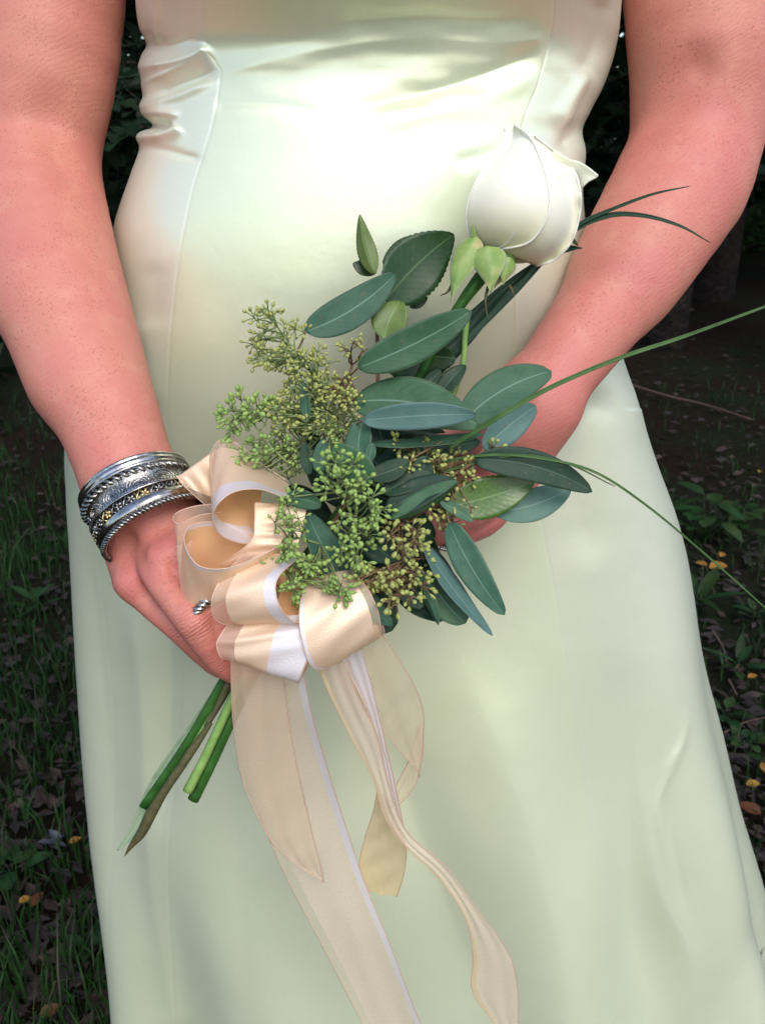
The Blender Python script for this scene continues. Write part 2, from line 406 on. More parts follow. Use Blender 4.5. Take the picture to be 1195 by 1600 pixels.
# ---- hair
g = NG('brown_hair'); nz = g.noise(60, 4); setin(g, 'Base Color', g.mix(nz, (.06, .03, .015), (.13, .07, .035))); setin(g, 'Roughness', .4); M_HAIR = g.m
hv, hf = [], []; nu, nv = 48, 24
for i in range(nv):
    th = math.pi * i / (nv - 1) * .62
    for j in range(nu):
        ph = 2 * math.pi * j / nu; front = max(0, -math.sin(ph)); th2 = th * (1 - .38 * front)
        wv = 1 + .012 * math.sin(ph * 17 + th * 3)
        hv.append((cx + .080 * wv * math.sin(th2) * math.cos(ph), .775 + .098 * wv * math.sin(th2) * math.sin(ph), 1.585 + .112 * math.cos(th2) - .05 * (th / 1.9)**2 * (1 - front)))
mesh_obj('hair', hv, grid_faces(nu, nv, True), M_HAIR, person)

# ---- gown: lofted from its outline, folds and seams pressed in
XLp = [(-400, 190), (-200, 195), (-60, 208), (0, 212), (30, 214), (46, 218), (60, 225), (70, 228), (84, 222), (100, 218), (130, 221), (150, 221), (168, 219), (180, 224), (190, 233), (198, 235), (205, 221),
       (212, 215), (228, 217), (270, 205), (310, 191), (350, 179), (395, 173), (450, 168), (520, 148), (600, 118), (690, 107), (770, 108), (850, 111), (1000, 118), (1150, 131), (1300, 154), (1450, 180), (1600, 203), (1800, 228), (2200, 260), (2800, 280)]
XLs = [(-400, 190), (-200, 195), (-60, 206), (0, 213), (60, 220), (120, 224), (200, 221), (228, 218), (270, 205), (310, 191), (350, 179), (395, 173), (450, 168), (520, 148), (600, 118), (690, 107), (770, 108), (850, 111), (1000, 118), (1150, 131), (1300, 154), (1450, 180), (1600, 203), (1800, 228), (2200, 260), (2800, 280)]
XRp = [(-400, 985), (-200, 980), (0, 971), (60, 965), (110, 952), (140, 940), (175, 922), (205, 911), (235, 915), (270, 912), (300, 911), (330, 913), (400, 925), (480, 948), (560, 972), (590, 982), (620, 993), (680, 1010), (740, 1030),
       (800, 1050), (950, 1085), (1120, 1120), (1300, 1160), (1450, 1195), (1600, 1232), (1800, 1275), (2200, 1340), (2800, 1400)]
YF = [(-.40, .600), (.0, .615)]
# front depth and half depth against height above camera
FRONT = [(-1.10, .56), (-.80, .595), (-.60, .612), (-.45, .622), (-.32, .626), (-.20, .617), (-.11, .607), (-.04, .611), (.01, .621), (.04, .629), (.056, .628), (.075, .612), (.10, .582), (.13, .553), (.2, .535), (.3, .57)]
HALFD = [(-1.10, .27), (-.60, .20), (-.32, .165), (-.11, .14), (.03, .115), (.13, .16), (.2, .175), (.3, .15)]
def top_z(py, Y):
    v = (H0 / 2 - py) / FPX; t = Y / (CT + v * ST); return t * (v * CT - ST)
zs = np.concatenate([np.arange(.29, .135, -.004), np.arange(.135, -.02, -.0008), np.arange(-.02, -.90, -.0017), np.arange(-.90, -CAM_Z + .015, -.008)])
nf, nb = 520, 90
phi = np.concatenate([np.linspace(math.pi * 1.04, 2 * math.pi - math.pi * .04 * 1, nf, endpoint=False), np.linspace(2 * math.pi - math.pi * .04, 3 * math.pi + .04 * math.pi, nb, endpoint=False)])
cphi, sphi = np.cos(phi), np.sin(phi)
ne = 2 / 2.35
sx = np.sign(cphi) * np.abs(cphi)**ne; sy = np.sign(sphi) * np.abs(sphi)**ne
# spread the front columns evenly
NC = len(phi); NR = len(zs)
GX = np.zeros((NR, NC)); GY = np.zeros((NR, NC)); GZ = np.zeros((NR, NC))
xl, xr = -.18, .16
for i, z in enumerate(zs):
    yf = float(smooth_interp(z, FRONT)); b = float(smooth_interp(z, HALFD)); yc = yf + b
    for _ in range(7):
        xc = (xl + xr) / 2; a = (xr - xl) / 2
        X = xc + a * sx; Y = yc + b * sy; px, py, t = proj(X, Y, z + CAM_Z)
        jl, jr = np.argmin(px), np.argmax(px)
        xl += .9 * (float(smooth_interp(py[jl], XLs)) - px[jl]) * t[jl] / FPX
        xr += .9 * (float(smooth_interp(py[jr], XRp)) - px[jr]) * t[jr] / FPX
    xc = (xl + xr) / 2; a = (xr - xl) / 2
    GX[i] = xc + a * sx; GY[i] = yc + b * sy; GZ[i] = z + CAM_Z
PXg, PYg, Tg = proj(GX, GY, GZ)
ex = (smooth_interp(PYg.ravel(), XLp) - smooth_interp(PYg.ravel(), XLs)).reshape(PYg.shape)
GX = GX + ex * Tg / FPX * np.exp(-((PXg - smooth_interp(PYg.ravel(), XLs).reshape(PYg.shape)) / 32)**2)
FR_MASK = (sphi < .25)[None, :]
D = np.zeros((NR, NC))
def polyd(pts):
    """distance and arclength fraction to a pixel polyline"""
    pts = cr(pts, 6 * len(pts)); best = np.full(PXg.shape, 1e9); fr_ = np.zeros(PXg.shape); side = np.zeros(PXg.shape)
    n = len(pts) - 1
    for k in range(n):
        a, b = pts[k], pts[k + 1]; ab = b - a; L2 = ab @ ab + 1e-9
        h = np.clip(((PXg - a[0]) * ab[0] + (PYg - a[1]) * ab[1]) / L2, 0, 1)
        dx = PXg - a[0] - h * ab[0]; dy = PYg - a[1] - h * ab[1]; d = np.hypot(dx, dy); m = d < best
        best[m] = d[m]; fr_[m] = ((k + h) / n)[m]; side[m] = np.sign(ab[0] * dy - ab[1] * dx)[m]
    return best, fr_, side
def ridge(pts, w, h, fade=(.12, .2)):
    global D
    Lp = sum(math.dist(pts[i], pts[i + 1]) for i in range(len(pts) - 1)); mf = min(.48, 1.3 * w / Lp); fade = tuple(max(q, mf) if q > 0 else q for q in fade)
    d, f, s = polyd(pts); e = np.clip(f / max(fade[0], 1e-3), 0, 1) * np.clip((1 - f) / max(fade[1], 1e-3), 0, 1)
    if fade[0] == 0: e = np.clip((1 - f) / max(fade[1], 1e-3), 0, 1) if fade[1] else np.ones_like(f)
    elif fade[1] == 0: e = np.clip(f / fade[0], 0, 1)
    e = e * e * (3 - 2 * e)
    jit = 1 + (.22 * np.sin(PXg * .05 + pts[0][1]) * np.sin(PYg * .08) if w < 20 else 0)
    D = D + (.62 if w < 20 else 1.25 if pts[-1][1] > 1300 else .8) * h * np.exp(-np.abs(d / w * jit)**1.6) * e * FR_MASK
def seam(pts, h=.00034, w=1.9):
    global D
    d, f, s = polyd(pts); inside = np.clip(f * 60, 0, 1) * np.clip((1 - f) * 60, 0, 1)
    D = D - (h * np.exp(-(d / w)**2)) * inside * FR_MASK + .06 * h * np.tanh(s * d / w) * np.exp(-(d / 90)**2) * inside * FR_MASK
mm = .001
# gathered folds at her right side of the waist
ridge([(200, 102), (240, 104), (280, 97), (312, 84), (324, 68)], 10, 7 * mm, (.0, .15))
ridge([(205, 150), (232, 128), (270, 113), (315, 93)], 5, 3 * mm, (.0, .3))
ridge([(205, 158), (250, 141), (300, 121), (348, 106)], 11, -8 * mm, (.0, .3))
ridge([(205, 170), (250, 160), (300, 142), (352, 124)], 9, 5 * mm, (.0, .3))
ridge([(205, 180), (245, 176), (270, 178), (280, 186)], 6, 4 * mm, (.0, .3))
ridge([(215, 196), (245, 195), (268, 192)], 6, -10 * mm, (.0, .3))
ridge([(205, 213), (245, 213), (272, 206), (282, 196)], 7, 6 * mm, (.0, .2))
ridge([(210, 232), (250, 233), (290, 243), (325, 250)], 8, -3.5 * mm, (.0, .3))
ridge([(244, -20), (245, 30), (240, 60), (225, 84)], 6, 4 * mm, (.0, .45))
ridge([(215, 25), (226, 50), (236, 66)], 10, -4 * mm, (.0, .5))
ridge([(330, 165), (400, 160), (520, 175)], 10, -1.6 * mm)
ridge([(215, 72), (260, 72), (310, 56)], 11, -4 * mm, (0, .2))
# under-bust fold across the front
ridge([(330, 120), (420, 96), (520, 74), (640, 60), (760, 66), (858, 58)], 18, 3.4 * mm, (.15, .05))
ridge([(520, 40), (640, 30), (760, 34), (850, 25)], 14, -3 * mm)
ridge([(470, 190), (600, 158), (720, 128), (850, 82)], 15, -6 * mm, (.5, .1))
ridge([(500, 225), (620, 190), (740, 160), (850, 110)], 16, 2.6 * mm, (.5, .1))
ridge([(945, -10), (930, 70), (900, 130)], 20, -3 * mm)
ridge([(925, 105), (905, 135), (885, 175), (870, 215)], 15, 5 * mm, (.2, .3))
ridge([(915, 195), (895, 215), (860, 235)], 12, -5 * mm, (0, .4))
ridge([(925, 250), (890, 262), (850, 280)], 12, 3 * mm, (0, .5))
ridge([(800, 225), (760, 240), (700, 255)], 14, -2 * mm)
ridge([(238, 400), (243, 460), (240, 520)], 26, -2.2 * mm)
ridge([(226, 500), (238, 560), (246, 640)], 18, 1.5 * mm)
# drapes of the skirt
ridge([(250, 760), (262, 950), (262, 1150), (250, 1320)], 22, -4 * mm)
ridge([(205, 900), (222, 1100), (235, 1350), (260, 1600)], 28, 4 * mm, (.2, 0))
ridge([(300, 980), (360, 1200), (400, 1620)], 60, -4 * mm, (.2, 0))
ridge([(420, 1250), (500, 1400), (560, 1650)], 60, 5 * mm, (.3, 0))
ridge([(560, 1050), (640, 1280), (720, 1480), (790, 1650)], 70, -9 * mm, (.3, 0))
ridge([(700, 980), (790, 1200), (850, 1400), (900, 1650)], 60, 6 * mm, (.3, 0))
ridge([(960, 1000), (990, 1200), (1000, 1420), (1060, 1650)], 40, -7 * mm, (.4, 0))
ridge([(1068, 1090), (1058, 1150), (1040, 1205), (1028, 1260), (1035, 1320), (1050, 1380)], 7, 3.2 * mm, (.3, .3))
ridge([(1045, 1210), (1046, 1290), (1062, 1370), (1080, 1450)], 6, -2.4 * mm, (.3, .3))
ridge([(985, 1060), (1000, 1220), (1030, 1380), (1080, 1500), (1100, 1640)], 26, 5 * mm, (.3, 0))
ridge([(1185, 1380), (1150, 1500), (1110, 1640)], 34, -3 * mm, (.4, 0))
ridge([(940, 600), (900, 720), (930, 900)], 40, -3 * mm)
ridge([(130, 700), (150, 950), (175, 1200), (200, 1500)], 14, -2 * mm, (.1, .1))
# seams of the panels
seam([(316, -40), (320, 30), (322, 72), (338, 100), (344, 120), (330, 200), (300, 300), (276, 430), (266, 560), (264, 700), (276, 830), (284, 960), (276, 1150), (264, 1350), (262, 1640)])
seam([(868, -40), (862, 40), (840, 130), (815, 200), (808, 320), (806, 420), (810, 560), (826, 700), (850, 830), (878, 1000), (912, 1230), (944, 1450), (958, 1640)])
seam([(140, 690), (160, 930), (178, 1150), (186, 1400), (214, 1640)], .0002)
# soft wrinkle field
rs = np.random.RandomState(4)
for _ in range(26):
    kx, ky = rs.normal(0, 26), rs.normal(0, 9); ph_ = rs.rand() * 6.28
    amp = .0011 * np.clip((CAM_Z - GZ + .1) / .5, .15, 1)
    D += amp * .5 * np.sin(kx * GX + ky * GZ + ph_)
# hem waves of the skirt
D += np.clip((.95 - GZ) / .9, 0, 1)**2 * .028 * np.sin(phi * 9 + .7)[None, :]
eL = (PXg - smooth_interp(PYg.ravel(), XLs).reshape(PYg.shape)) / 30; eR = (smooth_interp(PYg.ravel(), XRp).reshape(PYg.shape) - PXg) / 30
D *= np.where(PYg < 640, np.clip(np.minimum(eL, eR), .2, 1), 1)
Pm = np.stack([GX, GY, GZ], -1)
du = np.roll(Pm, -1, 1) - np.roll(Pm, 1, 1); dv = np.gradient(Pm, axis=0)
N = np.cross(dv, du); N /= np.linalg.norm(N, axis=2)[..., None] + 1e-12
cenx = GX.mean(1, keepdims=True); ceny = GY.mean(1, keepdims=True)
sg = np.sign(((N[..., 0] * (GX - cenx) + N[..., 1] * (GY - ceny))).mean()); N *= sg
Pm = Pm + N * D[..., None]
idx = np.arange(NR * NC).reshape(NR, NC)
a_ = idx[:-1]; b_ = idx[1:]
Fq = np.stack([a_, b_, np.roll(b_, -1, 1), np.roll(a_, -1, 1)], -1).reshape(-1, 4)
if sg < 0: pass
uvs = np.stack(np.broadcast_arrays(np.linspace(0, 1, NC)[None, :], (1.1 - GZ)), -1).reshape(-1, 2)
sl_ = np.interp(PYg, [-100, 72, 120, 200, 300, 430, 560, 640], [318, 322, 344, 330, 300, 276, 266, 264]); sr_ = np.interp(PYg, [-100, 40, 130, 200, 320, 560, 700, 830, 1000, 1230, 1450, 1640], [868, 862, 840, 815, 808, 810, 826, 850, 878, 912, 944, 958])
pan = np.maximum(1 / (1 + np.exp((PXg - sl_) / 1.5)) * np.clip((760 - PYg) / 500, .0, .65), 1 / (1 + np.exp((sr_ - PXg) / 1.5)) * np.clip((1500 - PYg) / 900, .15, .65))
gown = mesh_obj('gown', Pm.reshape(-1, 3), Fq, M_DRESS, person, True, uvs)
gown.data.attributes.new('panel', 'FLOAT', 'POINT').data.foreach_set('value', pan.astype(np.float32).ravel())
# ================================================================== BACKGROUND
def G(px, py, z=0.0):
    u = (px - W0 / 2) / FPX; v = (H0 / 2 - py) / FPX
    t = (z - CAM_Z) / (v * CT - ST)
    return Vector((u * t, t * (CT + v * ST), z))
g = NG('forest_floor'); n1 = g.noise(1.6, 5); n2 = g.noise(30, 6, .7); n3 = g.noise(7, 4, .6)
c = g.mix(g.ramp(n2, [(.3, 0), (.7, 1)]), (.006, .003, .002), (.026, .012, .007))
c = g.mix(g.math('MULTIPLY', g.ramp(n1, [(.42, 0), (.62, 1)]), .75), c, g.mix(n3, (.006, .012, .004), (.014, .026, .008)))
c = g.mix(g.ramp(g.noise(90, 3), [(.68, 0), (.74, .8)]), c, (.045, .03, .02))
setin(g, 'Base Color', c); setin(g, 'Roughness', .95); setin(g, 'Specular IOR Level', .1); setin(g, 'Normal', g.bump(n2, 1, .03)); M_SOIL = g.m
rs = np.random.RandomState(11)
nx, ny = 150, 150
gx = np.sign(np.linspace(-1, 1, nx)) * np.abs(np.linspace(-1, 1, nx))**2.6 * 220
gy = np.linspace(0, 1, ny)**2.6 * 330 - 6
XX, YY = np.meshgrid(gx, gy)
ZZ = np.zeros_like(XX)
for _ in range(14):
    a_ = rs.uniform(0, 6.28); k_ = rs.uniform(1, 7); ZZ += .006 * np.sin(k_ * (XX * np.cos(a_) + YY * np.sin(a_)) + rs.rand() * 6.28) * np.exp(-(YY / 14)**2)
tag(mesh_obj('ground', np.stack([XX, YY, ZZ], -1).reshape(-1, 3), grid_faces(nx, ny), M_SOIL), kind='structure')

M_GRASS = simple('forest_grass', (.005, .020, .005), (.018, .052, .012), .6, 3, 0)
M_GRASSL = simple('dry_grass', (.03, .04, .018), (.05, .06, .03), .7, 3, 0)
def grass(name, label, pts, hmin, hmax, mat, wid=.0022, lean=.6):
    mb = MB()
    for (x, y) in pts:
        h = random.uniform(hmin, hmax); a = random.uniform(0, 6.28); ln = random.uniform(.1, lean) * h
        dx, dy = math.cos(a) * ln, math.sin(a) * ln; b = random.uniform(0, 6.28); wx, wy = math.cos(b) * wid, math.sin(b) * wid
        z0 = -.01
        v = [(x - wx, y - wy, z0), (x + wx, y + wy, z0), (x + dx * .3 - wx * .8, y + dy * .3 - wy * .8, h * .55), (x + dx * .3 + wx * .8, y + dy * .3 + wy * .8, h * .55), (x + dx, y + dy, h)]
        mb.add(v, [(0, 1, 3, 2), (2, 3, 4)])
    return tag(mb.build(name, mat, None, False), label, 'grass', None, 'stuff')
def scatter(n, pxr, pyr, clump=0, dens=None):
    out = []
    while len(out) < n:
        px = random.uniform(*pxr); py = random.uniform(*pyr); p = G(px, py)
        if clump:
            for _ in range(random.randint(2, clump)):
                out.append((p.x + random.gauss(0, .03), p.y + random.gauss(0, .03)))
        else: out.append((p.x, p.y))
    return out
pl = scatter(3600, (-160, 260), (760, 1900), 9) + scatter(2600, (-150, 330), (440, 900), 6)
pr = scatter(1500, (960, 1400), (820, 1900), 7) + scatter(700, (900, 1400), (600, 900), 5)
grass('grass', 'short dark green grass over the forest floor left of the gown', pl, .02, .085, M_GRASS)
grass('grass', 'thin sparse grass between leaf litter right of the gown', pr, .015, .06, M_GRASS)
pl = scatter(120, (-100, 240), (760, 1700), 3) + scatter(90, (1050, 1300), (900, 1700), 3)
grass('dry_grass', 'few pale dry grass wisps among the green grass', pl, .06, .16, M_GRASSL, .0013, .9)
# leaf litter
mb = MB()
for k in range(7000):
    if k % 2: p = G(random.uniform(930, 1420), random.uniform(450, 1900))
    else: p = G(random.uniform(-200, 330), random.uniform(450, 1900))
    s_ = random.uniform(.008, .024); a = random.uniform(0, 6.28); M_ = Matrix.Rotation(a, 3, 'Z') @ Matrix.Rotation(random.gauss(0, .5), 3, 'X')
    vs = [Vector(q) * s_ for q in ((-1, 0, 0), (-.2, -.45, .15), (1, 0, .1), (-.2, .45, .2))]
    mb.add([p + M_ @ q + Vector((0, 0, .006 + random.random() * .008)) for q in vs], [(0, 1, 2, 3)])
g = NG('leaf_litter'); oi = g.noise(22, 2, .5); setin(g, 'Base Color', g.ramp(oi, [(.3, (.007, .004, .003)), (.5, (.013, .007, .005)), (.62, (.028, .013, .008)), (.75, (.045, .03, .02))])); setin(g, 'Roughness', .8); M_LIT = g.m
tag(mb.build('leaf_litter', M_LIT, None, False), 'brown fallen leaf litter spread over the dark ground', 'leaf litter', None, 'stuff')

# ground leaves and plants
def leafgeo(mb, base, tip, wid, nrm, cup=.15, droop=.2, n=6):
    base = Vector(base); tip = Vector(tip); ax = tip - base; L = ax.length; ax.normalize(); s = ax.cross(Vector(nrm)).normalized(); nn = s.cross(ax)
    v = []; uv = []
    for i in range(n + 1):
        q = i / n; w_ = wid * math.sin(math.pi * min(1, q**.8 * .97 + .015))**.8
        for j in (-1, -.5, 0, .5, 1):
            v.append(base + ax * (L * q) + s * (w_ * j) + nn * (abs(j) * w_ * cup - droop * L * q * q)); uv.append((.5 + .5 * j, q))
    mb.add(v, grid_faces(5, n + 1), uv)
M_WEED = leafmat('weed_leaf', (.009, .034, .008), (.022, .062, .015), (.03, .07, .02), (.02, .06, .02), .55, .2, .25, 30)
M_AUT = simple('autumn_leaf_orange', (.16, .07, .012), (.26, .14, .025), .6, 60)
M_AUT2 = simple('autumn_leaf_brown', (.06, .022, .01), (.10, .04, .015), .6, 60)
def weed(px, py, label, n, ht, L, wid, spread, cat='plant', name='leafy_weed', lean=0.0):
    b = G(px, py); root = empty(name, b); tag(root, label, cat, 'low weeds on the forest floor')
    for k in range(n):
        a = k * 2.4 + random.random(); r_ = spread * math.sqrt((k + .5) / n); z = ht * (1 - .55 * (k / n)) * random.uniform(.8, 1.1)
        top = b + Vector((math.cos(a) * r_ * .5, math.sin(a) * r_ * .5, z * .9))
        tipp = top + Vector((math.cos(a), math.sin(a), random.uniform(-.2, .5) + lean)).normalized() * L * random.uniform(.7, 1.15)
        mb = MB(); leafgeo(mb, top, tipp, wid * random.uniform(.8, 1.1), (0, 0, 1)); mb.build('leaf', M_WEED, root)
        mb = MB(); tube(mb, [b, b.lerp(top, .5) + Vector((0, 0, .01)), top], .0012, 4); mb.build('stem', M_WEED, root)
weed(1098, 850, 'broad leaved green weed beside the right edge of the gown', 22, .16, .075, .026, .15)
weed(1150, 838, 'smaller broad leaved weed right of the larger leafy one', 11, .11, .06, .02, .10)
weed(1085, 945, 'narrow leaved rosette beside the yellow leaves at right', 9, .03, .10, .012, .04, lean=.5)
weed(1150, 1050, 'bright narrow leaved tuft low at the right edge', 8, .03, .07, .010, .04, lean=.4)
weed(1130, 1125, 'small green seedling tuft against the lower right gown edge', 8, .03, .045, .012, .04, lean=.4)
weed(1165, 1170, 'tiny round leaved weed beneath the lower right tufts', 9, .02, .03, .011, .05, lean=.3)
weed(1180, 970, 'little weed between leaf litter at the far right edge', 7, .03, .05, .010, .05, lean=.3)
weed(60, 960, 'low leafy weed in grass left of the gown', 8, .05, .06, .012, .06, lean=.4)
weed(20, 1370, 'low green weed at the lower left picture edge', 8, .03, .05, .014, .05, lean=.3)
weed(140, 1490, 'small seedling in dark litter beside the lower left gown edge', 6, .02, .035, .009, .03, lean=.5)
def fallen(px, py, L, mat, label, a):
    p = G(px, py, .02); mb = MB(); d = Vector((math.cos(a), math.sin(a), .15)).normalized()
    leafgeo(mb, p - d * L / 2, p + d * L / 2, L * .3, (0, -.3, 1), .35, .15)
    tag(mb.build('fallen_leaf', mat), label, 'leaf', 'fallen leaves on the forest floor')
for a in ((1122, 884, .055, M_AUT, 'larger yellow fallen leaf just below the broad leaved weed', .2), (1128, 866, .032, M_AUT, 'small yellow fallen leaf touching the broad leaved weed', .9),
          (1095, 880, .032, M_AUT, 'yellow fallen leaf left of the larger yellow one', 2.6), (1186, 736, .025, M_AUT, 'lone yellow speck leaf high at the right edge', 1.0),
          (1175, 1056, .024, M_AUT, 'yellow fallen leaf by the narrow leaved tuft', .3), (1176, 1224, .026, M_AUT, 'yellow fallen leaf low at right edge', .1),
          (1193, 1198, .03, M_AUT, 'orange red fallen leaf at the right picture edge', 1.4), (80, 1578, .03, M_AUT2, 'rusty fallen leaf at the bottom left corner', .4),
          (58, 1404, .03, M_AUT2, 'brown fallen leaf in grass at lower left', 1.3), (40, 1405, .02, M_AUT, 'tiny orange fallen leaf at the lower left', .3),
          (118, 1312, .02, M_AUT, 'orange scrap of leaf right of the lilac blossom', .6), (1170, 1262, .04, M_AUT2, 'rust brown fallen leaf below the low yellow one', 2.5)):
    fallen(*a)
def twig(pts, r, label, z=.015):
    mb = MB(); pp = cr([tuple(G(x, y, z)) for x, y in pts], 24); tube(mb, pp, np.linspace(r, r * .5, 24), 5)
    tag(mb.build('fallen_twig', simple('twig_bark', (.07, .04, .03), (.14, .09, .07), .8)), label, 'twig', 'twigs on the forest floor')
twig([(975, 598), (1040, 618), (1100, 632), (1172, 655)], .006, 'long thin reddish twig on the ground right of the gown')
twig([(1112, 985), (1128, 1010), (1136, 1040)], .003, 'short pale twig near the gown at right')
twig([(1138, 1062), (1150, 1085)], .003, 'stubby twig under the narrow leaved tuft')
twig([(-30, 590), (30, 596), (95, 640)], .006, 'long thin twig in the grass at left')
twig([(1130, 1145), (1165, 1128), (1200, 1120)], .002, 'thin straight twig low at the right edge')
# lilac blossom
g = NG('lilac_petal'); setin(g, 'Base Color', (.045, .047, .060)); setin(g, 'Roughness', .6); M_LIL = g.m
b = G(85, 1325, .01); root = empty('lilac_blossom', b); tag(root, 'pale lilac crumpled blossom lying in grass at lower left', 'flower')
for k in range(7):
    a = k * .9; mb = MB(); leafgeo(mb, b + Vector((random.gauss(0, .006), random.gauss(0, .006), .01)), b + Vector((math.cos(a) * .019, math.sin(a) * .012, .014 + .008 * (k % 3))), .008, (0, 0, 1), .5, .4); mb.build('petal', M_LIL, root)
mb = MB(); tube(mb, [b, b + Vector((-.008, .02, .02)), b + Vector((-.006, .035, .035))], .0015, 5); mb.build('stem', M_WEED, root)

# ---- conifers
M_NEED = simple('conifer_needles', (.004, .011, .005), (.011, .027, .010), .6, 1.5, 0)
M_BARK = simple('conifer_bark', (.014, .010, .009), (.040, .032, .028), .9, 14, 1, .2, .03)
def conifer(x, y, h, rad, z0, label, nb=70, trunk_r=.16, dens=60):
    b = Vector((x, y, 0)); root = empty('conifer_tree', b); tag(root, label, 'tree', 'conifers behind the person')
    mb = MB(); tube(mb, [(x, y, -.1), (x + .03, y, h * .3), (x, y + .04, h * .7), (x, y, h)], [trunk_r * 1.25, trunk_r, trunk_r * .6, .02], 12)
    mb.build('trunk', M_BARK, root)
    br = MB(); cr_ = MB()
    for k in range(nb):
        q = (k + random.random()) / nb; z = z0 + (h - z0) * q; L = rad * (1 - q)**.7 * random.uniform(.7, 1.1) + .2; a = k * 2.399 + random.gauss(0, .3)
        dr = random.uniform(-.35, -.05); pts = []
        for s_ in np.linspace(0, 1, 7): pts.append(Vector((x + math.cos(a) * L * s_, y + math.sin(a) * L * s_, z + dr * L * s_ * s_ + .08 * L * s_)))
        tube(br, pts, np.linspace(.022, .004, 7), 4)
        for m_ in range(int(dens * L / rad) + 8):
            s_ = random.random()**.7; i = min(5, int(s_ * 6)); p = pts[i].lerp(pts[i + 1], s_ * 6 - i)
            sd_ = a + random.choice((-1, 1)) * random.uniform(.4, 1.3); l2 = random.uniform(.14, .34) * (1.2 - .5 * s_)
            d = Vector((math.cos(sd_), math.sin(sd_), random.uniform(-.55, .1))).normalized()
            q_ = Vector((random.gauss(0, 1), random.gauss(0, 1), random.gauss(0, 1))).cross(d).normalized()
            for o_ in (0, .33, .66):     # a spray of needle slivers
                e = p + d * l2 * o_; w_ = random.uniform(.012, .03)
                f_ = (d + q_ * random.choice((-.7, .7))).normalized() * l2 * .55
                n_ = len(cr_.v); cr_.add([e - q_ * w_ * .4, e + d * l2 * .4 + q_ * w_ * .5, e + f_ + d * l2 * .1], [(0, 1, 2)])
            cr_.add([p - q_ * .02, p + d * l2, p + q_ * .02], [(0, 1, 2)])
    br.build('branch', M_BARK, root, False); cr_.build('crown', M_NEED, root, False)
for a in ((-2.5, 6.2, 7.5, 2.6, .5, 'dark conifer seen between the arm and the gown at left', 120, .14, 150),
          (2.35, 6.6, 8, 2.6, .7, 'dark conifer just right of the waist behind the forearm', 120, .17, 130),
          (1.55, 5.0, 8, 1.9, 2.3, 'bare lower trunk of conifer seen beside the gown waist', 60, .13, 90),
          (4.6, 8.5, 9, 2.8, .8, 'tall conifer behind the right forearm', 90, .18, 130),
          (-5.6, 8.5, 9, 2.8, .8, 'tall conifer behind the left upper arm', 90, .18, 110),
          (-1.2, 11.5, 10, 3, .5, 'far conifer deep in the wood at left of the waist', 90, .2, 130),
          (3.3, 11.8, 10, 3, .6, 'far conifer deep in the wood right of the waist', 90, .2, 130),
          (7.6, 11.0, 10, 3, .7, 'conifer at the far right of the wood', 80, .2, 110),
          (-4.2, 12.5, 10, 3.2, .5, 'conifer deep in the wood behind the left arm', 90, .2, 120)):
    conifer(*a)
# dark wood behind the trees
mb = MB()
for k in range(60000):
    x = random.uniform(-32, 32) if k % 3 else random.uniform(-9, 9); y = random.uniform(15, 24) + abs(x) * .1; z = random.random()**1.7 * 11
    s_ = random.uniform(.14, .36); a = random.uniform(0, 6.28); p = Vector((x, y, z))
    d = Vector((math.cos(a), .3 * math.sin(a), random.uniform(-.6, .4))) * s_; q_ = Vector((random.gauss(0, 1), random.gauss(0, .4), random.gauss(0, 1))).normalized() * s_ * .45
    mb.add([p, p + d * .6 + q_, p + d * 1.2, p + d * .5 - q_], [(0, 1, 2, 3)])
tag(mb.build('distant_wood', M_NEED, None, False), 'dense dark wood closing the view behind the trees', 'wood', None, 'stuff')
# young green shrubs at the foot of the trees
for (px, py, h, label) in ((168, 385, .75, 'light green bush at the edge of the wood left of the hip'), (1150, 392, .5, 'low grassy bush right of the forearm at the wood edge'), (1185, 380, .55, 'low grassy bush at the far right edge of the wood')):
    b = G(px, py); root = empty('shrub', b); tag(root, label, 'bush'); mb = MB(); st = MB()
    for k in range(420):
        a = random.uniform(0, 6.28); r_ = random.random()**.5 * h * .8; z = random.random()**.8 * h * (1 - .5 * r_ / h)
        p = b + Vector((math.cos(a) * r_, math.sin(a) * r_, z)); d = Vector((random.gauss(0, 1), random.gauss(0, 1), .6)).normalized() * .10; q_ = d.cross(Vector((random.gauss(0, 1), random.gauss(0, 1), 0))).normalized() * .02
        mb.add([p, p + d * .5 + q_, p + d, p + d * .5 - q_], [(0, 1, 2, 3)])
        if k % 12 == 0: tube(st, [b, p], .006, 4)
    mb.build('foliage', M_WEED, root, False); st.build('stem', M_BARK, root, False)
